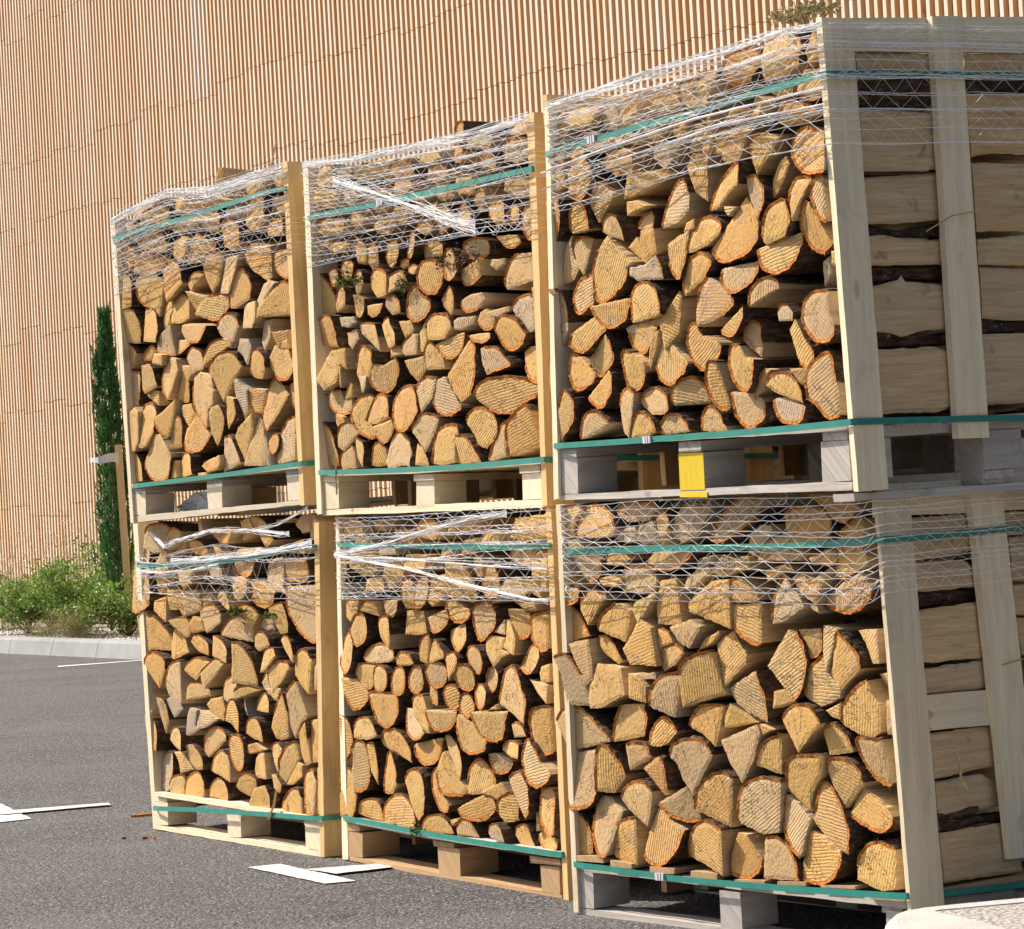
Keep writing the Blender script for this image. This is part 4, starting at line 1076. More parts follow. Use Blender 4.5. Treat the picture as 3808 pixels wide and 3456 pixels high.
# the pieces that show largest (nearest the camera) are parts of their own
vis=[p for p in pieces if on_wall(p[0],WALL_D,0).length<19.0 and p[1]>2.2 and p[1]<5.2 and p[0]>6.0]
vis.sort(key=lambda p:p[0]); own=set(id(p) for p in vis[:295])
mb=MB()
for p in pieces:
    if id(p) in own:
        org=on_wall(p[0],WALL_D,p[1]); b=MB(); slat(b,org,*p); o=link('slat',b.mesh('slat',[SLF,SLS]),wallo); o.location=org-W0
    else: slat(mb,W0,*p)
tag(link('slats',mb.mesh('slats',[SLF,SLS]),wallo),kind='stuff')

# ---------------------------------------------------------------- concrete island kerb, lower right
ICON=concrete('pale_island_concrete',(0.40,0.385,0.35),(0.50,0.485,0.45),2.0,0.003)
def rough_conc():
    m=N('rough_island_mortar',0.9,0.2); g=m.geo(); v=m.vor(g,70); n=m.noise(g,200,4,0.7)
    c=m.mix(m.ramp(v.outputs['Distance'],[(0.2,0.0),(0.7,1.0)]),(0.62,0.58,0.53),(0.36,0.32,0.29)); c=m.mix(m.math('MULTIPLY',m.ramp(n,[(0.5,0.0),(0.7,1.0)]),0.4),c,(0.36,0.32,0.28))
    m.col(c); m.bump(m.math('ADD',n,v.outputs['Distance']),1.0,0.008); return m.m
isl=empty('island_kerb',(1.0,6.0,0),'pale rounded concrete kerb of a traffic island in the lower right corner','kerb')
outer=[(0.80,4.6),(0.768,5.1),(0.752,5.55),(0.757,5.70),(0.768,5.812),(0.784,5.905),(0.808,5.975),(0.840,6.023),(0.885,6.052),(0.967,6.078),(1.154,6.117),(1.6,6.21),(2.4,6.38)]
def inset(poly,d):
    out=[]
    for i,p in enumerate(poly):
        a=Vector(poly[max(0,i-1)]);c=Vector(poly[min(len(poly)-1,i+1)]);t=(c-a).normalized(); nn=Vector((t.y,-t.x)); out.append((p[0]+nn.x*d,p[1]+nn.y*d))
    return out
lv=[(0,0.0),(0.004,0.115),(0.010,0.134),(0.022,0.146),(0.04,0.15)]
inn=[(0.95,4.6),(0.93,5.1),(1.00,5.55),(1.04,5.64),(0.985,5.80),(0.945,5.89),(0.925,5.935),(0.915,5.962),(0.93,5.975),(1.0,5.987),(1.2,6.03),(1.65,6.12),(2.4,6.27)]
b=MB(); vs=[]; n=len(outer)
for d,z in lv:
    for p in inset(outer,d): vs.append((p[0]-1.0,p[1]-6.0,z))
for p in inn: vs.append((p[0]-1.0,p[1]-6.0,0.15))
for p in inn: vs.append((p[0]-1.0,p[1]-6.0,0.12))
fs=[[k*n+i,k*n+i+1,(k+1)*n+i+1,(k+1)*n+i] for k in range(6) for i in range(n-1)]
b.add(vs,fs); link('kerb_stone',b.mesh('kerb_stone',[ICON]),isl)
b=MB(); rr=random.Random(8)
ins=inset(inn,0.005); vs=[(p[0]-1.0+rr.uniform(-.003,.003),p[1]-6.0+rr.uniform(-.003,.003),0.148) for p in ins]+[(2.4-1,4.6-6,0.146)]
vs2=[(x,y,0.10) for x,y,z in vs]; k=len(vs)
b.add(vs+vs2,[list(range(k-1,-1,-1))]+[[i,(i+1)%k,k+(i+1)%k,k+i] for i in range(k)]); link('mortar_infill',b.mesh('mortar_infill',[rough_conc()]),isl)

# ---------------------------------------------------------------- firewood
def resample(poly,rng,step=0.011):
    """outline with bark runs rounded; returns [(x,y,bark)] where bark marks points on the bark side"""
    n=len(poly); out=[]
    allb=all(p[2] for p in poly)
    for i in range(n):
        p0=poly[(i-1)%n];p1=poly[i];p2=poly[(i+1)%n];p3=poly[(i+2)%n]
        L=math.hypot(p2[0]-p1[0],p2[1]-p1[1]); k=max(1,int(round(L/step)))
        bark=p1[2] or p2[2]
        a=Vector(p1[:2]);c=Vector(p2[:2])
        # tangents: only smooth through starred points
        ta=(c-Vector(p0[:2]))*0.5 if p1[2] else (c-a)
        tc=(Vector(p3[:2])-a)*0.5 if p2[2] else (c-a)
        nrm=Vector((-(c-a).y,(c-a).x)).normalized() if L>0 else Vector((0,0))
        for j in range(k):
            t=j/k
            if bark:
                h00=2*t**3-3*t*t+1;h10=t**3-2*t*t+t;h01=-2*t**3+3*t*t;h11=t**3-t*t
                q=a*h00+ta*h10+c*h01+tc*h11; q+=nrm*rng.uniform(-.0012,.0012)
            else:
                q=a.lerp(c,t); q+=nrm*(rng.uniform(-.0016,.0016) if j else 0)
            out.append((q.x,q.y,1 if (bark and (j>0 or p1[2] or True)) else 0))
    # a point is 'bark' if the edge leaving it is bark; collect runs
    return out
def area2(P): return sum(P[i-1][0]*P[i][1]-P[i][0]*P[i-1][1] for i in range(len(P)))
def make_log(poly,L,rng,opt='',coarse=False):
    """poly: [(x,z,bark)] metres on the face plane; body extends to +y.  returns (body MB, bark MB or None)"""
    if area2(poly)<0: poly=poly[::-1]          # counter-clockwise seen from the front
    P=resample(poly,rng,0.022 if coarse else 0.010)
    # edge flags -> which outline points touch bark
    n=len(P); e=[p[2] for p in P]; touch=[e[i] or e[i-1] for i in range(n)]
    th=0.0075 if not coarse else 0.006
    nr=[]
    for i in range(n):
        a=Vector(P[i-1][:2]);c=Vector(P[(i+1)%n][:2]);t=(c-a); t=t.normalized() if t.length>1e-6 else Vector((1,0)); nr.append(Vector((-t.y,t.x)))   # inward
    O=[Vector(p[:2]) for p in P]
    full=[e[i] and e[i-1] for i in range(n)]
    I=[O[i]+nr[i]*(th if full[i] else (th*0.5 if touch[i] else 0)) for i in range(n)]
    cx=sum(p.x for p in I)/n; cy=sum(p.y for p in I)/n; C=Vector((cx,cy))
    tone=(min(1,max(0,rng.gauss(0.35,0.25)+(0.6 if 'o' in opt else 0))), 0.75*rng.uniform(.7,1.1) if 'g' in opt else (0.55*rng.random()**3), rng.random(), 0.0)
    ra=rng.uniform(0,math.pi); ca,sa=math.cos(ra),math.sin(ra); ox,oy=rng.uniform(0,30),rng.uniform(0,30)
    nb=[p for p in poly if not p[2]]; bb=[p for p in poly if p[2]]
    if bb: bm=Vector((sum(p[0] for p in bb)/len(bb),sum(p[1] for p in bb)/len(bb)))
    if bb and len(nb)>=3: q=max(nb,key=lambda p:(Vector(p[:2])-bm).length); pith=Vector(q[:2])
    elif bb and len(nb)==2: pith=(Vector(nb[0][:2])+Vector(nb[1][:2]))/2
    elif bb: pith=C.copy()+Vector((rng.uniform(-.006,.006),rng.uniform(-.006,.006)))
    else: pith=C+Vector((rng.uniform(-.07,.07),rng.uniform(-.07,.07)))
    E=lambda p:(ca*(p.x-cx)-sa*(p.y-cy)+ox, sa*(p.x-cx)+ca*(p.y-cy)+oy)
    U2=lambda p:(p.x-pith.x,p.y-pith.y)
    B=MB()
    # front cap: rim strip + inner ngon, slightly tilted saw cut
    tx,ty=max(-.2,min(.2,rng.gauss(0,.09))),max(-.16,min(.16,rng.gauss(0,.07)))
    Y=lambda p:(p.x-cx)*tx+(p.y-cy)*ty
    inner=[I[i]+(C-I[i])*min(0.3,0.012/max(0.012,(C-I[i]).length)) for i in range(n)]
    vs=[(p.x,Y(p)+(0.0012 if not full[i] else 0),p.y) for i,p in enumerate(I)]+[(p.x,Y(p)-0.0006,p.y) for p in inner]
    fs=[];uv=[];u2=[];co=[]
    for i in range(n):
        j=(i+1)%n; fs.append([i,j,n+j,n+i]); pts=[I[i],I[j],inner[j],inner[i]]
        uv.append([E(p) for p in pts]);u2.append([U2(p) for p in pts])
        ri=1.0 if full[i] else 0.0; rj=1.0 if full[j] else 0.0
        co.append([tone[:3]+(ri,),tone[:3]+(rj,),tone[:3]+(0.25*rj,),tone[:3]+(0.25*ri,)])
    fs.append([n+i for i in range(n)]); uv.append([E(p) for p in inner]);u2.append([U2(p) for p in inner]);co.append([tone[:3]+(0.12,)]*n)
    B.add(vs,fs,0,uv=uv,uv2=u2,col=co)
    # body
    rings=[0.0,0.33,0.66,1.0] if not coarse else [0.0,1.0]
    bend=Vector((rng.uniform(-.008,.008),rng.uniform(-.006,.006))); tp=rng.uniform(0.90,1.0)
    def ringpt(p,t,k): 
        s=1-(1-tp)*t; q=C+(p-C)*s+bend*math.sin(t*2.4)
        if 0<t<1: q=q+Vector((rng.uniform(-.0018,.0018),rng.uniform(-.0018,.0018)))
        return q
    peri=[0.0]
    for i in range(n): peri.append(peri[-1]+(I[(i+1)%n]-I[i]).length)
    R_=[[ringpt(p,t,0) if t>0 else p for p in I] for t in rings]
    vs=[(q.x,(Y(I[i])+0.0012 if t==0 else L*t),q.y) for t,rg in zip(rings,R_) for i,q in enumerate(rg)]
    fs=[];uv=[]
    for k in range(len(rings)-1):
        for i in range(n):
            j=(i+1)%n; fs.append([k*n+i,(k+1)*n+i,(k+1)*n+j,k*n+j])
            a0,a1=peri[i],peri[i+1]; y0,y1=L*rings[k],L*rings[k+1]
            uv.append([(y0+ox,a0+oy),(y1+ox,a0+oy),(y1+ox,a1+oy),(y0+ox,a1+oy)])
    B.add(vs,fs,1,uv=uv,col=tone)
    K=len(rings)-1
    B.add([vs[K*n+i] for i in range(n)],[list(range(n-1,-1,-1))],0,uv=[[E(I[i]) for i in range(n-1,-1,-1)]],col=tone)
    # bark
    if not any(e): return B,None
    Q=MB(); ring2=[0.0,0.04,0.3,0.6,1.0] if not coarse else [0.0,1.0]
    OO=[]; 
    rough=0.0022 if not coarse else 0.001
    lump=[rng.uniform(-1,1) for _ in range(n)]
    sm=[(lump[i-1]+2*lump[i]+lump[(i+1)%n])/4 for i in range(n)]
    for t in ring2:
        row=[]
        for i in range(n):
            base=ringpt(O[i],t,0) if t>0 else O[i]
            k=1.0 if full[i] else 0.0
            out=-nr[i]*(k*(0.0010+rough*(sm[i]*0.8+rng.uniform(-.5,.6)) + (0.0015 if 0<t<1 else 0)))
            row.append(base+out)
        OO.append(row)
    idx=[i for i in range(n) if e[i]]
    for i in idx:
        j=(i+1)%n
        yi=Y(O[i])+(-0.0025+sm[i]*0.003 if full[i] else 0.001); yj=Y(O[j])+(-0.0025+sm[j]*0.003 if full[j] else 0.001)
        a,c_=I[i],I[j]; oi,oj=OO[0][i],OO[0][j]
        Q.add([(a.x,Y(a)+.0005,a.y),(c_.x,Y(c_)+.0005,c_.y),(oj.x,yj,oj.y),(oi.x,yi,oi.y)],[[0,3,2,1]],0,uv=[[E(a),E(oi),E(oj),E(c_)]],col=tone)
        for k in range(len(ring2)-1):
            p0,p1,p2,p3=OO[k][i],OO[k+1][i],OO[k+1][j],OO[k][j]
            y0i=yi if k==0 else L*ring2[k]; y0j=yj if k==0 else L*ring2[k]; y1=L*ring2[k+1]
            Q.add([(p0.x,y0i,p0.y),(p1.x,y1,p1.y),(p2.x,y1,p2.y),(p3.x,y0j,p3.y)],[[0,1,2,3]],1 if k>0 or coarse else 1,
                  uv=[[(y0i+ox,peri[i]+oy),(y1+ox,peri[i]+oy),(y1+ox,peri[i+1]+oy),(y0j+ox,peri[i+1]+oy)]],col=tone)
    # loose fringe of fibres round the bark edge
    if not coarse:
        for i in idx:
            if full[i] and rng.random()<0.30:
                p=O[i]; d=-nr[i]; l=rng.uniform(.003,.009); tdir=Vector((-d.y,d.x))*rng.uniform(-.004,.004); y=Y(p)-.001
                Q.add([(p.x-d.y*.0014,y,p.y+d.x*.0014),(p.x+d.y*.0014,y,p.y-d.x*.0014),(p.x+d.x*l+tdir.x,y-rng.uniform(0,.006),p.y+d.y*l+tdir.y),(p.x,y+.003,p.y)],[[0,2,1],[0,3,2],[1,2,3]],0,col=tone)
    return B,Q
CRNAME={'UA':'upper left crate','LA':'lower left crate','UB':'upper middle crate','LB':'lower middle crate','UC':'upper right crate','LC':'lower right crate'}
def frame_mat(k,u=0,w_=0,v=0):
    O,ex,n,up=[Vector(a) for a in FRAMES[k]]
    m=Matrix((ex,n,up)).transposed().to_4x4(); m.translation=O+ex*u+n*w_+up*v; return m
LOGLEN=0.33
parsed=[]
for k in FRAMES:
    for i,line in enumerate(LOGS[k].strip().splitlines()):
        ar,w_,opt,pts=line.split('|'); P=[]
        for q in pts.split():
            s=1 if q.endswith('*') else 0; x,y=q.rstrip('*').split(','); P.append((int(x)/1000,int(y)/1000,s))
        parsed.append(dict(k=k,ar=int(ar),w=int(w_)/1000,opt=opt,P=P,u=sum(p[0] for p in P)/len(P),v=sum(p[1] for p in P)/len(P)))
ORD=['first','second','third','fourth','fifth','sixth','seventh','eighth','ninth','tenth','eleventh','twelfth','thirteenth']
NTH=['leftmost','second','third','fourth','fifth','sixth','seventh','eighth','ninth','tenth','eleventh','twelfth','thirteenth','fourteenth','fifteenth','sixteenth','seventeenth','eighteenth']
for k in FRAMES:
    L=[p for p in parsed if p['k']==k]; lo=min(p['v'] for p in L)
    for p in L: p['row']=int((p['v']-lo+0.001)/0.098)
    for r_ in set(p['row'] for p in L):
        q=sorted([p for p in L if p['row']==r_],key=lambda p:p['u'])
        for i,p in enumerate(q): p['ord']=i; p['cnt']=len(q)
side_logs=[]
for line in SIDE_BOARDS.strip().splitlines():
    nm,k,w_,dp,*pt=line.split()
    if k.startswith('log'): side_logs.append((nm,k,int(w_)/1000,int(dp)/1000,[tuple(int(c)/1000 for c in q.split(',')) for q in pt]))
own_n=298-len(side_logs)
big=sorted(parsed,key=lambda p:-p['ar'])[:own_n]
for p in big: p['own']=True
STUFF=MB(); STUFFB=MB()
rl=random.Random(21)
def describe(p):
    P=p['P']; nb=sum(1 for q in P if not q[2]); us=[q[0] for q in P]; vs_=[q[1] for q in P]
    wd=max(us)-min(us); ht=max(vs_)-min(vs_); a=abs(area2([(q[0],q[1]) for q in P]))/2
    size='big' if a>0.0085 else ('small' if a<0.0035 else 'medium')
    if nb==len(P): sh='upright split log without bark' if ht>1.5*wd else 'blocky split log without bark'
    elif nb==0: sh='round log ringed by bark'
    elif nb==2: sh='half-round split log'
    elif ht>1.7*wd: sh='upright split log'
    elif wd>1.5*ht: sh='flat split log'
    elif nb==3: sh='wedge-shaped split log'
    else: sh='blocky split log'
    tone='grey ' if 'g' in p['opt'] else ('orange ' if 'o' in p['opt'] else '')
    pos='leftmost' if p['ord']==0 else ('rightmost' if p['ord']==p['cnt']-1 else NTH[min(p['ord'],17)]+' from left')
    return f"{size} {tone}{sh}, {pos} in {ORD[min(p['row'],12)]} row up, {CRNAME[p['k']]}"
seen={}
for p in parsed:
    k=p['k']; u,v=p['u'],p['v']; loc=[(x-u,y-v,b_) for x,y,b_ in p['P']]
    coarse=not p.get('own')
    st=0.014 if coarse else 0.01
    B,Q=make_log(loc,LOGLEN*rl.uniform(.93,1.0),rl,p['opt'],coarse)
    M_=frame_mat(k,u,p['w'],v)
    if p.get('own'):
        o=link('firewood_log',B.mesh('firewood_log',[END,SPLIT]),None,M_)
        lab=describe(p); tag(o,lab,'firewood log','split firewood logs stacked in the crates')
        if Q: link('bark',Q.mesh('bark',[BEDGE,BARK]),o).matrix_parent_inverse=Matrix()
    else:
        B.transform(M_); STUFF.merge(B)
        if Q: Q.m=[i+2 for i in Q.m]; Q.transform(M_); STUFF.merge(Q)
    # the rows behind, hardly visible through the gaps
    if k[1]!='C' or (u<-0.13):
        B2,Q2=make_log([(x*0.97,y*0.97,b_) for x,y,b_ in loc],0.58,rl,p['opt'],True)
        M2=frame_mat(k,u,p['w']+0.36,v); B2.transform(M2); STUFF.merge(B2)
# logs seen lengthwise through the open right side of the right-hand crates
def side_log(nm,kind,ins,th,poly,rng):
    """poly in (depth, height) on a plane parallel to the crate side; thickness towards -x"""
    if area2(poly)<0: poly=poly[::-1]
    P=[]
    for i in range(len(poly)):
        a=Vector(poly[i]);c=Vector(poly[(i+1)%len(poly)]);L=(c-a).length;k=max(1,int(L/0.02)); nn=Vector((-(c-a).y,(c-a).x)).normalized()
        for j in range(k): P.append(a.lerp(c,j/k)+(nn*rng.uniform(-.0018,.0018) if j else Vector((0,0))))
    n=len(P); cx=sum(p.x for p in P)/n; cy=sum(p.y for p in P)/n; C=Vector((cx,cy))
    levels=[(0,0.0,0.006),(1,0.006,0.0),(2,th,0.004)]
    vs=[]
    for _,dx,sh in levels:
        for p in P:
            d=(C-p); d=d.normalized()*sh if d.length>0 else d
            q=p+Vector((0,d.y*2.0)); vs.append((-dx,q.x-cx,q.y-cy))
    ox,oy=rng.uniform(0,30),rng.uniform(0,30)
    fs=[[i for i in range(n)]]
    for k in range(2):
        for i in range(n):
            j=(i+1)%n; fs.append([k*n+i,(k+1)*n+i,(k+1)*n+j,k*n+j])
    fs.append([2*n+i for i in range(n-1,-1,-1)])
    uv=[[(vs[i][1]+ox,vs[i][2]+oy+vs[i][0]) for i in f] for f in fs]
    tone=(max(0,rng.gauss(.2,.15)),0.35*rng.random(),rng.random(),0)
    b=MB(); bark='b' in kind
    mi=[(2 if bark else 1)]+[ (2 if bark else 1) ]*n+[2]*n+[2]
    # ends of the log show sawn wood
    for i in range(n):
        f=fs[1+i]; ys=[vs[q][1] for q in (f[0],f[3])]
        if max(ys)<min(v_[1] for v_ in vs)+.012: mi[1+i]=0; mi[1+n+i]=0
    b.add(vs,fs,mi,uv=uv,col=tone); return b,(cx,cy)
cnt={}
tot={}
for s_ in side_logs:
    kk=(s_[0],'2' in s_[1]); tot[kk]=tot.get(kk,0)+1
for nm,kind,ins,th,poly in side_logs:
    row=2 if '2' in kind else 1; key=(nm,row); cnt[key]=cnt.get(key,0)+1
    b,(cx,cy)=side_log(nm,kind,ins,th,poly,rl)
    o=link('firewood_log',b.mesh('firewood_log',[END,SPLIT,BARK]),None,frame_mat(nm,-ins,cx,cy))
    look='dark barky log' if 'b' in kind else 'lengthwise split log'
    gapn='left' if row==1 else 'right'
    tag(o,f"{look}, {['topmost','second','third','fourth','fifth','sixth','seventh','eighth','ninth','tenth'][cnt[key]-1]} in {gapn} side gap, {CRNAME[nm]}",'firewood log','split firewood logs stacked in the crates')
if STUFF.f:
    o=link('firewood_pile',STUFF.mesh('firewood_pile',[END,SPLIT,BEDGE,BARK])); tag(o,'many smaller split firewood logs packed between the large ones in the six crates','firewood',kind='stuff')

# ---------------------------------------------------------------- crates
def prism(poly,y0,y1,axis,rng,tone,wob=0.0012,mi=0):
    """front polygon (x,z) extruded from y0 to y1; axis = grain direction 'x','y','z'"""
    if area2(poly)<0: poly=poly[::-1]
    P=[]
    for i in range(len(poly)):
        a=Vector(poly[i]);c=Vector(poly[(i+1)%len(poly)]);L=(c-a).length;k=max(1,int(L/0.06)); nn=Vector((-(c-a).y,(c-a).x)).normalized() if L>0 else Vector((0,0))
        for j in range(k): P.append(a.lerp(c,j/k)+(nn*rng.uniform(-wob,wob) if 0<j else Vector((0,0))))
    n=len(P); vs=[(p.x,y0,p.y) for p in P]+[(p.x,y1,p.y) for p in P]
    fs=[[i for i in range(n)],[n+i for i in range(n-1,-1,-1)]]+[[i,n+i,n+(i+1)%n,(i+1)%n] for i in range(n)]
    ox,oy=rng.uniform(0,20),rng.uniform(0,20)
    ax={'x':0,'y':1,'z':2}[axis]; o1,o2=[i for i in range(3) if i!=ax]
    uv=[[(vs[i][ax]+ox,vs[i][o1]+vs[i][o2]*0.93+oy) for i in f] for f in fs]
    b=MB(); b.add(vs,fs,mi,uv=uv,col=tone); return b
rc=random.Random(77)
CRATE={}
LAB={'UA':'pallet crate of firewood stacked on top, furthest left, corner post coloured with golden bounce light','LA':'bottom left pallet crate standing on asphalt with pale new pallet','UB':'middle pallet crate of firewood in the upper tier','LB':'middle bottom pallet crate standing on brown pallet blocks','UC':'upper right pallet crate with one yellow painted pallet block','LC':'lower right pallet crate on grey weathered pallet beside the island kerb'}
for k in FRAMES:
    e=empty('pallet_crate',(0,0,0),LAB[k],'pallet crate','pallet crates of firewood stacked two high'); e.matrix_world=frame_mat(k); CRATE[k]=e
def part(k,name,b,mats):
    # centre the mesh on itself
    n=len(b.v); c=Vector((sum(p[0] for p in b.v)/n,sum(p[1] for p in b.v)/n,sum(p[2] for p in b.v)/n))
    b.v=[(p[0]-c.x,p[1]-c.y,p[2]-c.z) for p in b.v]
    o=link(name,b.mesh(name,mats),CRATE[k]); o.location=c; return o
POSTM={'UA':GOLD,'LA':GOLD,'UB':GOLD,'LB':GOLD,'UC':PALE,'LC':PALE}  # golden bounce light on left and middle crates' right posts put into colour
blk=0
for line in FRONT_BOARDS.strip().splitlines():
    nm,kind,w_,dp,*pt=line.split(); w_=int(w_)/1000; dp=int(dp)/1000; P=[tuple(int(c)/1000 for c in q.split(',')) for q in pt]
    tone=(rc.random(),0.0,rc.random(),0); us=[p[0] for p in P]
    if kind=='post':
        if nm=='LC' and max(us)>-.1: dp=0.122
        part(nm,'post',prism(P,w_,w_+dp,'z',rc,tone),[POSTM[nm] if max(us)>-.3 else PALE])
    elif kind=='block':
        M0=GREYB if nm in('UC','LC') else (BROWNB if nm=='LB' else (PALE if nm!='UA' else GREYB))
        mid=-.75<sum(us)/len(us)<-.5
        if nm=='UA' : tone=(.3,.2,.5,0); M0=PALE
        if nm=='LC': tone=(.3,.1,.3,0)
        if nm=='UC' and mid: part(nm,'painted_face',prism([(x,y) for x,y in P],w_-.0015,w_+.0005,'z',rc,tone,.0),[YEL])
        part(nm,'block',prism(P,w_+(.0006 if (nm=='UC' and mid) else 0),w_+dp,'y',rc,tone),[M0])
        for y0 in (0.44,0.86):   # the rows of blocks further back
            part(nm,'block',prism([(x,y) for x,y in P],w_+y0,w_+y0+dp,'y',rc,tone),[M0])
    elif kind in('stringer','deck_end'):
        M0=GREYB if nm in('UC',) else (PALE if nm in('LA','UB') else (BROWNB if nm in('LB','LC') else GREYB))
        part(nm,'stringer' if kind=='stringer' else 'deck_board',prism(P,w_,w_+dp,'y',rc,tone),[M0])
    else:
        M0={'UA':GREYB,'LA':PALE,'UB':PALE,'LB':BROWNB,'UC':GREYB,'LC':GREYB}[nm]
        if nm=='UA': M0=PALE; tone=(.3,.3,.2,0)
        if nm=='LB' and kind=='deck_board': M0=GREYB
        name='deck_board' if kind=='deck_board' else ('bottom_board' if kind=='bottom_board' else 'stringer')
        part(nm,name,prism(P,w_,w_+dp,'x',rc,tone),[M0])
        if kind!='stringer_front':
            for y0 in ((0.44,0.88) if kind=='bottom_board' else (0.16,0.32,0.48,0.64,0.80)):
                part(nm,name,prism(P,w_+y0,w_+y0+dp,'x',rc,tone),[M0])
        else:
            for y0 in (0.44,0.86): part(nm,name,prism(P,w_+y0,w_+y0+dp,'x',rc,tone),[M0])
# yellow overspray on the board below the yellow block
part('UC','paint_patch',prism([(-.708,-.0045),(-.588,-.0060),(-.588,-.0205),(-.702,-.0170)],0.0065,0.0080,'x',rc,(0,0,.5,0)),[YEL])
# right-side boards of the right-hand crates (seen), simple side boards of the others
def sideboard(k,poly,x1,x0,axis,tone,mat,name):
    if area2(poly)<0: poly=poly[::-1]
    P=[]
    for i in range(len(poly)):
        a=Vector(poly[i]);c=Vector(poly[(i+1)%len(poly)]);L=(c-a).length;kk=max(1,int(L/0.06)); nn=Vector((-(c-a).y,(c-a).x)).normalized() if L>0 else Vector((0,0))
        for j in range(kk): P.append(a.lerp(c,j/kk)+(nn*rc.uniform(-.0012,.0012) if 0<j else Vector((0,0))))
    n=len(P); vs=[(x1,p.x,p.y) for p in P]+[(x0,p.x,p.y) for p in P]
    fs=[[i for i in range(n)],[n+i for i in range(n-1,-1,-1)]]+[[i,n+i,n+(i+1)%n,(i+1)%n] for i in range(n)]
    ox,oy=rc.uniform(0,20),rc.uniform(0,20); ax={'y':1,'z':2}[axis]; ot={1:2,2:1}[ax]
    uv=[[(vs[i][ax]+ox,vs[i][ot]+vs[i][0]*0.93+oy) for i in f] for f in fs]
    b=MB(); b.add(vs,fs,0,uv=uv,col=tone); return part(k,name,b,[mat])
for line in SIDE_BOARDS.strip().splitlines():
    nm,kind,w_,dp,*pt=line.split()
    if kind.startswith('log'): continue
    ins=int(w_)/1000; th=int(dp)/1000; P=[tuple(int(c)/1000 for c in q.split(',')) for q in pt]; tone=(rc.random(),0,rc.random(),0)
    if kind=='post': sideboard(nm,P,0,-th,'z',tone,PALE,'post')
    elif kind=='rail': sideboard(nm,P,-ins,-ins-th,'y',tone,PALE,'rail')
    elif kind=='sboard': sideboard(nm,P,-ins-.03,-ins-th,'y',tone,BROWNB if nm=='UC' else GREYB,'deck_board')
    elif kind=='sblock': sideboard(nm,P,-ins-.02,-ins-th,'y',tone,GREYB,'block')
    elif kind=='sbottom': sideboard(nm,P,-ins-.02,-ins-th,'y',tone,GREYB,'bottom_board')
for k in('UA','LA','UB','LB'):
    for y0 in (.36,.78): sideboard(k,[(y0,.01),(y0+.095,.01),(y0+.095,1.13),(y0,1.13)],-.002,-.024,'z',(rc.random(),0,rc.random(),0),GOLD,'post')
    sideboard(k,[(.02,1.05),(1.0,1.05),(1.0,1.13),(.02,1.13)],-.026,-.046,'y',(rc.random(),0,.5,0),GOLD,'rail')
    sideboard(k,[(.02,.50),(1.0,.50),(1.0,.58),(.02,.58)],-.026,-.046,'y',(rc.random(),0,.5,0),GOLD,'rail')
for k in FRAMES:
    xl=-1.255 if k[1]!='C' else -1.225
    for y0 in (.36,.80): sideboard(k,[(y0,.01),(y0+.095,.01),(y0+.095,1.12),(y0,1.12)],xl+.002,xl-.020,'z',(rc.random(),0,rc.random(),0),GOLD,'post')
    sideboard(k,[(.02,1.04),(1.0,1.04),(1.0,1.12),(.02,1.12)],xl+.026,xl+.004,'y',(rc.random(),0,.5,0),GOLD,'rail')


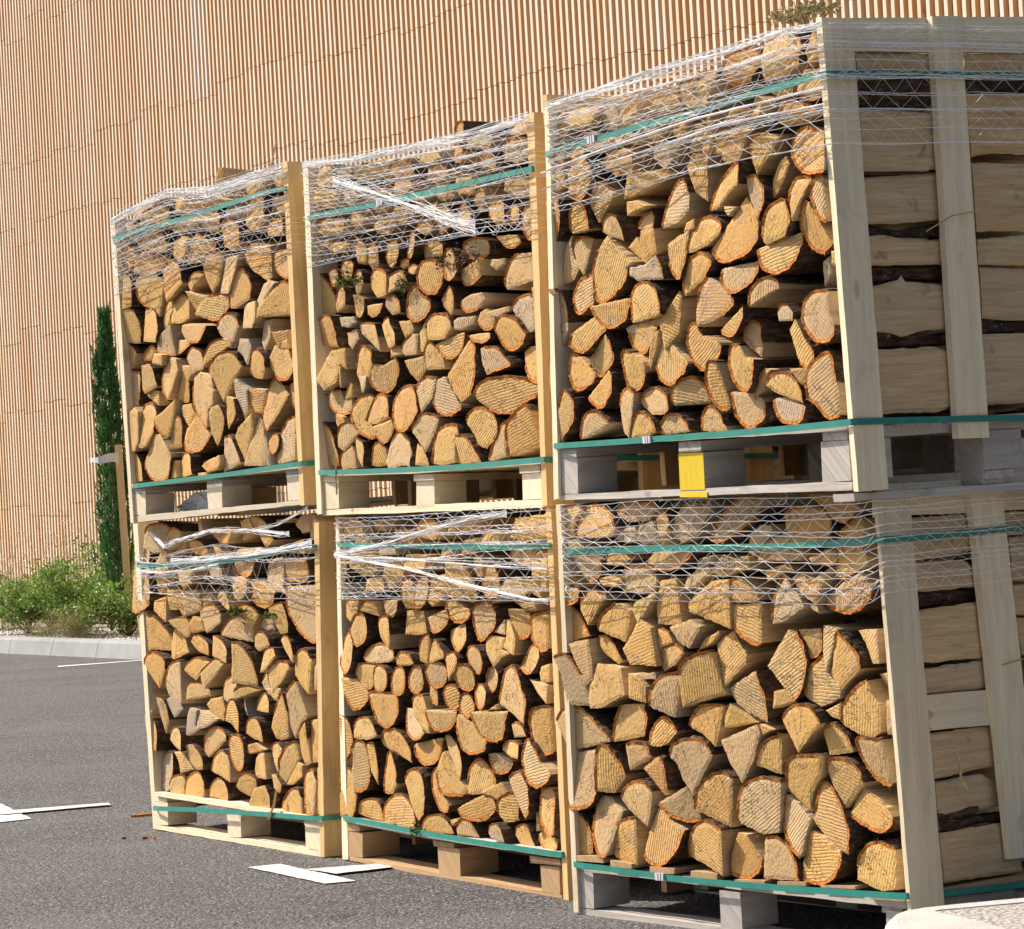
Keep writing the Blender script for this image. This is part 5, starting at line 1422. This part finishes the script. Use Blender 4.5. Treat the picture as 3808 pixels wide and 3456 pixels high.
# ---------------------------------------------------------------- straps
def ribbon(b,pts,nrm,w_,t=0.0012):
    """pts list of Vectors in crate space (x,y,z); ribbon width w_ vertical (z)"""
    n=len(pts); vs=[]
    for p in pts:
        for dz,dn in ((-w_/2,0),(w_/2,0),(w_/2,-t),(-w_/2,-t)):
            q=nrm(p); vs.append((p[0]-q[0]*dn*-1,p[1]-q[1]*dn*-1,p[2]+dz))
    fs=[]
    for i in range(n-1):
        for a in range(4):
            c=(a+1)%4; fs.append([i*4+a,i*4+c,(i+1)*4+c,(i+1)*4+a])
    fs.append([0,1,2,3]); fs.append([(n-1)*4+3-i for i in range(4)])
    b.add(vs,fs)
SPOS={'0':'upper','1':'lower'}
CLIPS={'UC0':(-.955,),'UC1':(-.80,),'LC1':(-.85,),'UB0':(-.80,)}
for key,(fr,sd) in STRAPS.items():
    k,which=key[:2],key[2]; e=empty('strap',(0,0,0),f"green plastic strap round the {'top' if which=='0' else 'base'} of the {CRNAME[k]}",'strap','green straps round the crates'); e.matrix_world=frame_mat(k)
    pts=[]; F=[(a/1000,b_/1000) for a,b_ in fr]
    def at(u):
        for i in range(len(F)-1):
            if F[i][0]<=u<=F[i+1][0] or i==len(F)-2:
                t=(u-F[i][0])/(F[i+1][0]-F[i][0]); return F[i][1]+t*(F[i+1][1]-F[i][1])
    left=F[0][0]; z0=F[0][1]; s_c=0.962 if k[1]=='C' else 1.0
    pts.append((left-.003,0.95,z0)); pts.append((left-.003,0.02,z0)); pts.append((left-.001,-.006,z0))
    m_=24
    for i in range(1,m_):
        u=left+(0.002-left)*i/m_; pts.append((u,-.013*s_c+0.0015*math.sin(u*31+len(key))*0,at(u)))
    zr=at(0.0); pts.append((0.003,-.008,zr)); pts.append((0.008,0.012,zr))
    if sd:
        for a,b_ in sd:
            if a>30: pts.append((0.0045,a/1000,b_/1000))
    else: pts.append((0.006,0.5,zr)); pts.append((0.006,0.95,zr))
    b=MB(); ribbon(b,pts,lambda p:(0,-1) if p[1]<0.01 else ((1,0) if p[0]>-.3 else (-1,0)),0.0155*s_c+.001)
    o=link('band',b.mesh('band',[STRAP]),e)
    for u in CLIPS.get(key,()):
        b=MB(); z=at(u); w2=0.019
        b.add([(u+a,-.018+d,z+c) for d in(0,.007) for a,c in((-.016,-w2/2),(.016,-w2/2),(.016,w2/2),(-.016,w2/2))],[[0,1,2,3],[4,7,6,5],[0,4,5,1],[1,5,6,2],[2,6,7,3],[3,7,4,0]])
        for g_ in(-.008,.002): b.add([(u+g_+a,-.0195+d,z+c) for d in(0,.0015) for a,c in((0,-w2/2-.0006),(.004,-w2/2-.0006),(.004,w2/2+.0006),(0,w2/2+.0006))],[[0,1,2,3],[0,4,5,1],[1,5,6,2],[2,6,7,3],[3,7,4,0]])
        link('clip',b.mesh('clip',[CLIP]),e)

# ---------------------------------------------------------------- white wrapping net
def tube(b,pts,r):
    n=len(pts)
    if n<2: return
    vs=[]
    for i,p in enumerate(pts):
        a=Vector(pts[max(0,i-1)]);c=Vector(pts[min(n-1,i+1)]);t=(c-a)
        if t.length<1e-7: t=Vector((1,0,0))
        t.normalize(); up=Vector((0,0,1)) if abs(t.z)<.9 else Vector((1,0,0)); s1=t.cross(up).normalized(); s2=s1.cross(t)
        for k in range(3):
            ang=k*2.0944+0.5; q=Vector(p)+s1*(math.cos(ang)*r)+s2*(math.sin(ang)*r); vs.append(tuple(q))
    fs=[[i*3+k,i*3+(k+1)%3,(i+1)*3+(k+1)%3,(i+1)*3+k] for i in range(n-1) for k in range(3)]
    b.add(vs,fs)
def interp(F,u):
    if u<=F[0][0]: i=0
    else:
        i=len(F)-2
        for j in range(len(F)-1):
            if F[j][0]<=u<=F[j+1][0]: i=j;break
    t=(u-F[i][0])/(F[i+1][0]-F[i][0]) if F[i+1][0]!=F[i][0] else 0
    t=max(-.05,min(1.05,t)); return F[i][1]+t*(F[i+1][1]-F[i][1])
NROW={'UA':(27,1.55),'UB':(27,1.25),'UC':(27,1.35),'LA':(10,1.0),'LB':(19,1.0),'LC':(14,1.0)}
RAD={'UA':.00125,'UB':.00125,'UC':.0013,'LA':.0014,'LB':.00125,'LC':.0014}
rn=random.Random(99)
for k in NETS:
    top=[(a/1000,b_/1000) for a,b_ in NETS[k][0]]; bot=[(a/1000,b_/1000) for a,b_ in NETS[k][1]]
    n_,pw=NROW[k]; r=RAD[k]; b=MB()
    uL=min(top[0][0],bot[0][0]); uL=top[0][0]; uR=0.008
    wraps_side=1.2 if k[1]=='C' else 0.9
    amp=0.0035 if k not in('LA',) else 0.012
    rows_=[]
    us=[uL+(uR-uL)*i/44 for i in range(45)]
    for i in range(n_):
        t=(i/(n_-1))**pw if n_>1 else 0
        t+=rn.uniform(-.4,.4)/n_*(0.5 if k=='LC' else 1); t=max(0,min(1,t))
        ph=rn.uniform(0,6.28);f1=rn.uniform(3,7);a1=amp*rn.uniform(.3,1.3); ph2=rn.uniform(0,6.28); sl=rn.gauss(0,.012 if k!='LC' else .002)
        row=[]
        for u in us:
            v=interp(top,u)*(1-t)+interp(bot,u)*t + a1*math.sin(f1*u+ph)+0.0012*rn.uniform(-1,1)+sl*(u-uL)/1.25
            row.append((u,-.013+0.004*math.sin(9*u+ph2)+rn.uniform(-.0008,.0008),v))
        rows_.append(row)
    rows_.sort(key=lambda r_:-(r_[0][2]+r_[-1][2]))
    for row in rows_:
        rr_=r*rn.uniform(.75,1.25)
        L=[(row[0][0]-.006,wy,row[0][2]+rn.uniform(-.01,.01)) for wy in (0.5,0.12,0.0)]
        Rr=[]
        for wy in [0.004,.06,.12,.18,.24,.30,.36,.42,.48,.55,.62,.7,.8,.9,1.0,1.1,1.2]:
            if wy<=wraps_side: Rr.append((uR+.004+rn.uniform(0,.002),wy,row[-1][2]+(0.002*math.sin(wy*14+row[0][2]*50)) + (0.02*wy if k=='UC' else (0.03*wy if k=='LC' else 0))))
        tube(b,L+row,rr_); tube(b,row[-1:]+Rr,rr_*.55)
        if rn.random()<.35 and k!='LC': tube(b,[(x,y-.0015,z+.003+0.003*math.sin(x*17)) for x,y,z in row],rr_*.7)
    # knitted zigzag between the strands
    for i in range(len(rows_)-1):
        A,Bq=rows_[i],rows_[i+1]; u=uL; j=0; pz=rn.uniform(.030,.044); skip=0.06 if k!='LC' else 0.0
        pts=[]
        while u<uR-.01:
            row=A if j%2==0 else Bq; x=(u-uL)/(uR-uL)*44; i0=min(43,int(x)); f_=x-i0
            z=row[i0][2]*(1-f_)+row[i0+1][2]*f_; y=row[i0][1]*(1-f_)+row[i0+1][1]*f_
            pts.append((u,y-.0012,z)); u+=pz*rn.uniform(.7,1.3); j+=1
            if rn.random()<skip: tube(b,pts,r*.62); pts=[]
        tube(b,pts,r*.62)
        if k[1]=='C':   # zigzag on the shaded right side
            pts=[];wy=0.02;j=0
            while wy<1.2:
                z=(A if j%2==0 else Bq)[-1][2]+(0.02*wy if k=='UC' else 0.03*wy); pts.append((uR+.006,wy,z)); wy+=pz*rn.uniform(.7,1.3); j+=1
            tube(b,pts,r*.36)
        # over the left corner
        pts=[(A[0][0]-.006,.25,A[0][2]),(Bq[0][0]-.004,.12,Bq[0][2]),(A[0][0]-.002,.0,A[0][2])]; tube(b,pts,r*.6)
    # strands over the top and loose loops
    for _ in range(16 if k[0]=='U' else 3):
        u=rn.uniform(uL,uR); v=interp(top,u); pts=[(u,-.012,v),(u+rn.uniform(-.05,.05),.10,v+.006)]+[(u+rn.uniform(-.1,.1),yy,v+rn.uniform(0,.012)) for yy in(.3,.6,.9)]; tube(b,pts,r*.8)
    for _ in range(14 if k[0]=='U' else 5):
        u=rn.uniform(uL,uR); v=interp(top,u)+rn.uniform(-.01,.005) if rn.random()<.6 else interp(bot,u)+rn.uniform(0,.05); a0=rn.uniform(0,6); rr_=rn.uniform(.008,.02)
        tube(b,[(u+rr_*math.cos(a0+s*.7)+s*.004,-.016-.002*s,v+rr_*math.sin(a0+s*.7)) for s in range(7)],r*.6)
    if k[0]=='U':   # the bunched upper hem
        for _ in range(14 if k!='UC' else 9):
            o1=rn.gauss(-.004,.007);ph=rn.uniform(0,6)
            tube(b,[(u,-.014+rn.uniform(-.003,.002),interp(top,u)+o1*(1 if k!='UA' else 1.5)+.004*math.sin(u*8+ph)) for u in us],r*.8)
        for row in range(7):
            yy=.02+.13*row
            tube(b,[(u,yy+.02*math.sin(u*5+row),interp(top,u)+.004*math.sin(u*11+row)) for u in us],r)
    def bundle(path,cnt_,spread,r_):
        for _ in range(cnt_):
            ph=rn.uniform(0,6);o1=rn.gauss(0,spread)
            pp=[]
            for i in range(len(path)-1):
                for s in range(6):
                    t=s/6; a=path[i];c=path[i+1]; pp.append((a[0]+(c[0]-a[0])*t,-.017+rn.uniform(-.003,.002),a[1]+(c[1]-a[1])*t+o1*(.5+.5*math.sin((i+t)*1.7+ph))+rn.uniform(-.001,.001)))
            pp.append((path[-1][0],-.016,path[-1][1]+o1)); tube(b,pp,r_)
    if k=='UB':
        bundle([(-1.07,1.075),(-.82,1.00),(-.62,.935),(-.45,.875),(-.28,.825)],22,.016,.0011)
    if k=='LB':
        bundle([(-1.24,1.005),(-.95,1.03),(-.65,1.075),(-.38,1.105),(-.2,1.115)],14,.010,.0010)
        bundle([(-1.24,1.00),(-.8,.955),(-.45,.905),(-.1,.862),(.0,.858)],10,.006,.0012)
        bundle([(-1.24,1.00),(-.8,.985),(-.4,.965),(.0,.95)],9,.012,.0011)
    if k=='LA':
        bundle([(-1.19,1.105),(-1.08,1.055),(-.98,1.075),(-.86,1.085),(-.72,1.105),(-.56,1.105),(-.40,1.10),(-.22,1.085),(-.15,1.085)],15,.006,.0012)
        bundle([(-.40,1.10),(-.22,1.115),(-.02,1.165)],8,.006,.0010)
        bundle([(-1.03,1.00),(-.75,1.0),(-.45,1.012),(-.22,1.032),(.0,1.05)],20,.007,.0012)
        bundle([(-1.30,.965),(-1.10,.955),(-.85,.965),(-.66,.985)],12,.012,.0010)
    if k=='UC': bundle([(-1.21*.99,.90),(-.9,.925),(-.5,.945),(0.0,.945)],7,.004,.0012); bundle([(-1.2,.855),(-.8,.89),(-.4,.915),(0.0,.905)],5,.004,.0012)
    o=link('wrapping_net',b.mesh('wrapping_net',[WHITE]),None,frame_mat(k))
    lab={'UA':'white plastic net wound round the top of the upper left crate, bunched at the hem','LA':'torn sagging white net round the top of the lower left crate','UB':'white net on the upper middle crate with a thick diagonal fold','LB':'white net on the lower middle crate with crossed thick folds','UC':'wide white knitted net over the top of the upper right crate','LC':'evenly spaced white knitted net across the top of the lower right crate'}[k]
    tag(o,lab,'net','white wrapping nets on the crates')
# twine round the right-hand crates
for k,P,lab in (('UC',[(-.02,.30,.60),(.012,.33,.622),(.012,.36,.635),(.012,.42,.643),(.010,.6,.655),(.010,.9,.668)],'yellow twine tied round the side post of the upper right crate'),('LC',[(.010,.40,.635),(.012,.45,.642),(.012,.55,.652),(.010,.8,.66)],'yellow twine on the side of the lower right crate')):
    b=MB(); tube(b,P,.0022); tag(link('twine',b.mesh('twine',[TWINE]),None,frame_mat(k)),lab,'twine')

# ---------------------------------------------------------------- odds and ends on the crates
rm=random.Random(4)
MOSS=mat_plain('dry_lichen',(0.62,0.52,0.27),0.9,0.1,0.3,60)
GMOSS=mat_plain('green_moss',(0.16,0.19,0.05),0.9,0.1,0.35,60)
def moss(k,u0,u1,v0,v1,n,size,label,mat,up=True,w0=-.01,w1=.08):
    b=MB(); cu=(u0+u1)/2; cv=(v0+v1)/2
    for _ in range(n):
        a=rm.uniform(-1,1); c=rm.gauss(0,.45); p=Vector((cu+a*(u1-u0)/2,rm.uniform(w0,w1),cv+c*(v1-v0)/2*(1-abs(a)*.6)))
        d=Vector((rm.gauss(0,1),rm.gauss(0,1),rm.gauss(.4 if up else 0,1))).normalized(); l=size*rm.uniform(.5,1.4); s1=d.cross(Vector((rm.gauss(0,1),rm.gauss(0,1),rm.gauss(0,1)))).normalized()*l*.22
        q=p+d*l; m_=p+d*l*.5+s1*rm.uniform(-2,2)
        b.add([tuple(p-s1*.5),tuple(p+s1*.5),tuple(m_+s1),tuple(q),tuple(m_-s1)],[[0,1,2,3,4]])
    tag(link('moss',b.mesh('moss',[mat]),None,frame_mat(k)),label,'moss')
moss('UC',-.20,-.03,1.125,1.165,900,.013,'pale yellow lichen tuft on top of upper right crate by the corner post',MOSS)
moss('UB',-1.10,-.96,.70,.79,260,.011,'green moss on logs at left of the upper middle crate under the net',GMOSS,False,-.012,.01)
moss('UB',-.74,-.68,.66,.74,200,.010,'tuft of green moss on a log end near the middle of the upper middle crate',GMOSS,False,-.014,.01)
moss('UB',-.50,-.30,.70,.79,220,.012,'brown mossy debris between logs at right of the upper middle crate',mat_plain('debris',(0.22,0.14,0.08),0.9,0.1,0.3,60),False,-.012,.012)
moss('LA',-.62,-.52,.795,.835,240,.012,'mossy fringe on a log below the net, centre of the lower left crate',GMOSS,True,-.012,.01)
moss('LA',-.36,-.28,.79,.82,160,.010,'mossy fringe on a log below the net, right of the lower left crate',GMOSS,True,-.012,.01)
moss('LB',-.82,-.78,.105,.17,150,.010,'moss hanging over the strap at the base of lower middle crate',GMOSS,False,-.022,.0)
moss('LC',-.80,-.62,1.085,1.10,140,.010,'moss and bark crumbs along the top edge of lower right crate',GMOSS,True,-.005,.03)
# the loose timber lying on the tops
def loose(k,poly,u,w_,v,L,rot,label,opt=''):
    B,Q=make_log(poly,L,rm,opt); M_=frame_mat(k,u,w_,v)@Matrix.Rotation(rot,4,'Z')
    o=link('loose_log',B.mesh('loose_log',[END,SPLIT]),None,M_); tag(o,label,'firewood log')
    if Q: link('bark',Q.mesh('bark',[BEDGE,BARK]),o)
loose('UA',[(-.036,-.04,0),(.0,-.035,0),(.030,.025,0),(.022,.040,0),(.0,.042,0),(-.02,.01,0)],-.495,.03,1.185,.30,.35,'split log lying on top of the upper left crate above the net','o')
loose('UB',[(-.034,-.035,0),(-.02,.02,1),(.006,.034,1),(.024,.02,1),(.014,-.035,0)],-.42,.04,1.135,.30,.0,'round log with dark bark lying on top of the upper middle crate','o')
def splinter(k,P,r,label):
    b=MB(); tube(b,P,r); tag(link('splinter',b.mesh('splinter',[SPLIT]),None,frame_mat(k)),label,'splinter')
splinter('UA',[(-.13,.02,1.16),(-.09,.02,1.235),(-.075,.02,1.26)],.0035,'thin orange splinter sticking up from the top of the upper left crate')
splinter('LA',[(-.30,-.012,.205),(-.315,-.016,.15),(-.345,-.02,.105)],.006,'fibrous bark strip hanging over the strap of the lower left crate')
splinter('LC',[(.002,.21,.43),(.010,.215,.40),(.012,.21,.37),(.012,.235,.335)],.004,'torn brown bark strip hanging on the side of the lower right crate')
splinter('UB',[(-1.13,-.012,.155),(-1.125,-.016,.11),(-1.12,-.018,.06)],.004,'bark strip hanging below the strap of the upper middle crate')
splinter('UC',[(-1.215,-.003,.575),(-1.17,-.012,.572)],.010,'short wooden peg on the left post of the upper right crate')
# white plastic sheet crumpled in the pallet gap, upper left crate
def plastic():
    m=N('white_plastic_sheet',0.25,0.6); n=m.noise(m.obj(),35,3,0.5,1.5); m.col((0.80,0.80,0.82)); m.bump(n,0.9,0.01); return m.m
PLA=plastic()
def sheet(name,k,fn,nu,nv,label):
    b=MB(); vs=[fn(i/(nu-1),j/(nv-1)) for j in range(nv) for i in range(nu)]
    b.add(vs,[[j*nu+i,j*nu+i+1,(j+1)*nu+i+1,(j+1)*nu+i] for j in range(nv-1) for i in range(nu-1)])
    me=b.mesh(name,[PLA],True); tag(link(name,me,None,frame_mat(k)),label,'plastic sheet')
rp=random.Random(12); J=[[rp.uniform(-1,1) for _ in range(30)] for _ in range(30)]
sheet('plastic_sheet','UA',lambda a,c:(-1.215+.31*a,.17+.012*J[int(c*9)][int(a*19)]-.03*c*a,.034+.072*c*(0.25+.75*min(1,a*1.8))+.004*J[int(a*19)][int(c*9)]),20,10,'crumpled white plastic sheet inside the pallet gap of the upper left crate')
sheet('plastic_sheet','UA',lambda a,c:(-1.268-.075*a*max(0,1-abs(c-.62)/.45)-.003*J[int(c*13)][int(a*5)],.012+.02*a+.006*J[int(a*5)][int(c*13)],.142-.140*c),6,14,'torn white plastic flap on the left edge of the upper left crate pallet')
# bark crumbs on the asphalt
for (x,y,l,a,lab) in ((-1.53,10.13,.045,.3,'reddish bark flake on the asphalt left of the lower left crate'),(-1.413,9.40,.016,1,'small red bark crumb on the asphalt near the front of the lower left crate'),(-1.378,9.385,.014,2,'tiny bark crumb beside a larger one in front of lower left crate'),(-1.493,9.426,.009,.5,'speck of bark on open asphalt, leftmost of three crumbs')):
    b=MB(); c_,s_=math.cos(a),math.sin(a)
    P=[(-1,-.16),(-.3,-.22),(.7,-.15),(1,.05),(.3,.2),(-.6,.17)]
    vs=[(l*(px*c_-py*s_),l*(px*s_+py*c_),z) for z in(0.001,.009) for px,py in P]
    b.add(vs,[[6,7,8,9,10,11],[5,4,3,2,1,0]]+[[i,(i+1)%6,6+(i+1)%6,6+i] for i in range(6)]); o=link('bark_chip',b.mesh('bark_chip',[BEDGE])); o.location=(x,y,0); tag(o,lab,'bark chip')

# ---------------------------------------------------------------- plants of the bed
def leaf_mat(name,c1,c2,rough=0.45):
    m=N(name,rough,0.4); r,g,v,_=m.tone(); m.col(m.mix(r,c1,c2)); m.b.inputs['Transmission Weight'].default_value=0.0
    tr=m.n('BsdfTranslucent'); m.l(m.mix(r,c1,c2),tr.inputs[0]); ms=m.n('MixShader'); ms.inputs[0].default_value=0.35
    m.l(m.b.outputs[0],ms.inputs[1]); m.l(tr.outputs[0],ms.inputs[2]); m.l(ms.outputs[0],m.o.inputs[0]); return m.m
LEAF=leaf_mat('shrub_leaf',(0.10,0.20,0.035),(0.27,0.37,0.075)); CYP=leaf_mat('cypress_leaf',(0.028,0.095,0.026),(0.075,0.20,0.05),0.6)
STEM=mat_plain('woody_stem',(0.20,0.12,0.07),0.8,0.2,0.2,60); DRY=leaf_mat('dry_grass_blade',(0.30,0.30,0.10),(0.48,0.42,0.22),0.7); PINK=leaf_mat('pale_flower',(0.75,0.60,0.60),(0.80,0.50,0.50),0.6)
rg_=random.Random(31)
def leaf(b,p,size,rng,col,asp=0.5):
    d=Vector((rng.gauss(0,1),rng.gauss(0,1),rng.gauss(.2,.8))).normalized(); s1=d.cross(Vector((rng.gauss(0,1),rng.gauss(0,1),rng.gauss(0,1)))).normalized()
    a=p+d*size; w_=s1*size*asp*.5
    b.add([tuple(p),tuple(p+d*size*.5+w_),tuple(a),tuple(p+d*size*.5-w_)],[[0,1,2,3]],col=col)
def shrub(pos,rx,h,n,label,stems=9,dens=1.0,seedoff=0):
    e=empty('shrub',tuple(pos),label,'shrub','leafy shrubs in the planting bed'); rng=random.Random(50+seedoff)
    bs=MB(); bl=MB(); tips=[]
    for i in range(stems):
        a=rng.uniform(0,6.28); sp=rng.uniform(.3,1.0); q=[Vector((0,0,0))]
        ex=Vector((math.cos(a)*rx*sp,math.sin(a)*rx*sp,h*rng.uniform(.55,1.0)*(1.1-.45*sp)))
        for t in(.3,.6,1.0): q.append(Vector((ex.x*t**1.2,ex.y*t**1.2,ex.z*t**.75))+Vector((rng.gauss(0,.02),rng.gauss(0,.02),0)))
        tube(bs,[tuple(x) for x in q],.006)
        for _ in range(6):
            t=rng.uniform(.25,1); c0=Vector((ex.x*t**1.2,ex.y*t**1.2,ex.z*t**.75)); d=Vector((rng.gauss(0,.12),rng.gauss(0,.12),rng.uniform(-.05,.16)))
            tube(bs,[tuple(c0),tuple(c0+d)],.0025); tips.append((c0,c0+d))
    for i in range(n):
        c0,c1=rng.choice(tips); t=rng.random(); p=c0.lerp(c1,t*1.15)+Vector((rng.gauss(0,.035),rng.gauss(0,.035),rng.gauss(0,.03)))
        if p.z<0.02: p.z=rng.uniform(0.02,.12)
        leaf(bl,p,rng.uniform(.025,.05),rng,(min(1,max(0,rng.gauss(.45,.28))),0,0,0))
    tag(link('stems',bs.mesh('stems',[STEM]),e),kind='stuff'); tag(link('leaves',bl.mesh('leaves',[LEAF]),e),kind='stuff'); return e
def bed(px_s,d): return on_wall(px_s,d,0.11)
shrub(bed(22.95,9.95),.68,.88,7000,'round leafy green shrub directly left of the cypress foot by the kerb',20,1,1)
shrub(bed(24.15,9.95),.66,.74,5600,'leafy green shrub with arching stems in the middle of the bed',18,1,2)
shrub(bed(26.05,10.0),.85,.66,6400,'low dense green shrub at the left edge of the picture',18,1,3)
shrub(bed(23.6,10.6),.55,1.10,4200,'taller shrub with upright shoots close to the wall beside the cypress',16,1,4)
shrub(bed(21.9,10.0),.50,.62,3600,'low shrub half hidden behind the lower left crate',12,1,5)
shrub(bed(25.1,10.6),.60,.75,3600,'loose airy shrub against the wall behind the low ones',12,1,6)
# grassy tufts and wispy flower stalks
def tuft(pos,n,h,sp,label,flowers=0,cat='grass tuft',seed=1):
    e=empty('grass_tuft' if not flowers else 'flowering_plant',tuple(pos),label,cat); rng=random.Random(seed); b=MB(); f=MB()
    for i in range(n):
        a=rng.uniform(0,6.28); l=h*rng.uniform(.5,1.1); s0=Vector((rng.gauss(0,sp*.25),rng.gauss(0,sp*.25),0)); d=Vector((math.cos(a),math.sin(a),0))*sp*rng.uniform(.2,1)
        q=[s0,s0+d*.35+Vector((0,0,l*.6)),s0+d*.8+Vector((0,0,l*(.95 if flowers else .85))),s0+d*1.1+Vector((0,0,l*(1.2 if flowers else .75)))]
        tube(b,[tuple(x) for x in q],.0017)
        if flowers:
            for _ in range(flowers): leaf(f,q[2].lerp(q[3],rng.random())+Vector((rng.gauss(0,.015),rng.gauss(0,.015),0)),rng.uniform(.012,.025),rng,(rng.random(),0,0,0),.8)
    tag(link('blades' if not flowers else 'stalks',b.mesh('blades',[DRY]),e),kind='stuff')
    if flowers: tag(link('flowers',f.mesh('flowers',[PINK]),e),kind='stuff')
tuft(bed(22.2,9.62),240,.34,.34,'tuft of long straw coloured grass against the kerb by the lower left crate',seed=2)
tuft(bed(22.9,9.55),90,.22,.3,'short straw coloured grass in front of the cypress shrub',seed=3)
tuft(bed(25.6,10.3),70,.80,.40,'wispy plant with tiny pink white flowers, left of the wall foot',5,'flowering plant',4)
tuft(bed(26.8,10.3),70,.85,.45,'wispy pink flowered plant at the far left picture edge',5,'flowering plant',5)
tuft(bed(24.9,10.6),40,.95,.35,'tall thin flower stalks in front of the slatted wall',4,'flowering plant',6)
# cypress
def cypress(pos,h,label):
    e=empty('cypress_tree',tuple(pos),label,'cypress tree'); rng=random.Random(8); b=MB(); tube(b,[(0,0,0),(.01,0,h*.3),(0,.01,h*.7)],.022); tube(b,[(0.03,0.02,0.1),(.06,0.03,h*.5)],.012)
    link('trunk',b.mesh('trunk',[STEM]),e); c=MB()
    sprays=[]
    for i in range(720):
        t=rng.random()**.85; z=.12*h+t*h*.86; rr_=.175*(1-t**1.6*.86)*(0.60+.40*min(1,t*5)); a=rng.uniform(0,6.28)
        sprays.append((Vector((math.cos(a)*rr_*rng.uniform(.3,1),math.sin(a)*rr_*rng.uniform(.3,1),z)),rng.uniform(.10,.26)*(1-t*.3),a,rng.random()))
    # two separate tips
    for i in range(26): sprays.append((Vector((-.11+rng.gauss(0,.018),.0+rng.gauss(0,.018),h*.66+i*.0085*h)),.10,rng.uniform(0,6),rng.random()))
    for p,l,a,cc in sprays:
        d=Vector((math.cos(a)*.22,math.sin(a)*.22,1)).normalized()
        for _ in range(34):
            s=rng.random(); q=p+d*l*s+Vector((rng.gauss(0,.012*(1.2-s)),rng.gauss(0,.012*(1.2-s)),0)); dd=(d+Vector((rng.gauss(0,.4),rng.gauss(0,.4),0))).normalized(); s1=dd.cross(Vector((rng.gauss(0,1),rng.gauss(0,1),0))).normalized()*.0055; ll=rng.uniform(.025,.055)
            c.add([tuple(q-s1),tuple(q+s1),tuple(q+dd*ll)],[[0,1,2]],col=(min(1,max(0,cc*.7+rng.gauss(.15,.15))),0,0,0))
    tag(link('foliage',c.mesh('foliage',[CYP]),e),kind='stuff')
cypress(bed(22.72,10.3),3.06,'slim dark green cypress standing at the wall left of the crates')


e=empty('tree_stake',tuple(bed(22.40,10.25)),'pale wooden stake beside the cypress with a grey tie band','tree stake'); b=MB()
for z0,z1 in ((-.11,.6),(.6,1.2),(1.2,1.80)):
    lean=lambda z:-.012*z
    b.add([(x+lean(z),y,z) for z in(z0,z1) for x,y in((-.03,-.03),(.03,-.03),(.03,.03),(-.03,.03))],[[0,1,5,4],[1,2,6,5],[2,3,7,6],[3,0,4,7],[4,5,6,7],[3,2,1,0]],uv=[[(z0+q*.3,.02*i+q*.1) for q in range(4)] for i in range(6)])
link('post',b.mesh('post',[GOLD]),e)
b=MB(); vs=[]
for i in range(9):
    t=i/8; vs+=[(-.02-.27*t,-.04-.16*math.sin(math.pi*t),1.66-.02*t+.01*math.sin(t*9)-.03*(1-t)),(-.02-.27*t,-.04-.16*math.sin(math.pi*t),1.72-.035*t+.01*math.sin(t*7))]
b.add(vs,[[2*i,2*i+2,2*i+3,2*i+1] for i in range(8)]); link('tie',b.mesh('tie',[CLIP]),e)
# second-row crates that close and darken the pallet gaps; left pair added for this
rb=random.Random(404)
for k in FRAMES:
    src=CRATE[k]; sh=Vector(FRAMES[k][2])*1.16
    c=src.copy(); COL.objects.link(c); c.matrix_world=Matrix.Translation(sh)@frame_mat(k)
    c['label']={'UA':'unseen crate added behind the upper left crate to close its pallet gap','LA':'unseen crate added behind the lower left crate, closing the pallet gap above','UB':'second-row crate behind the upper middle crate, mostly hidden','LB':'second-row crate behind the lower middle crate, glimpsed through its pallet','UC':'second-row crate behind the upper right crate, mostly hidden','LC':'second-row crate behind the lower right crate, glimpsed through its pallet'}[k]
    for ch in list(src.children):
        d=ch.copy(); COL.objects.link(d); d.parent=c; d.matrix_parent_inverse=Matrix()
PB=MB()
for p in parsed:
    if True:
        k=p['k']; u,v=p['u'],p['v']
        B2,Q2=make_log([(x-u,y-v,b_) for x,y,b_ in p['P']],.95,rb,p['opt'],True); B2.transform(Matrix.Translation(Vector(FRAMES[k][2])*1.16)@frame_mat(k,u,p['w']+.005,v)); PB.merge(B2)
tag(link('firewood_pile',PB.mesh('firewood_pile',[END,SPLIT])),'split firewood filling the unseen second-row crates behind the stacks, left ones added','firewood',kind='stuff')
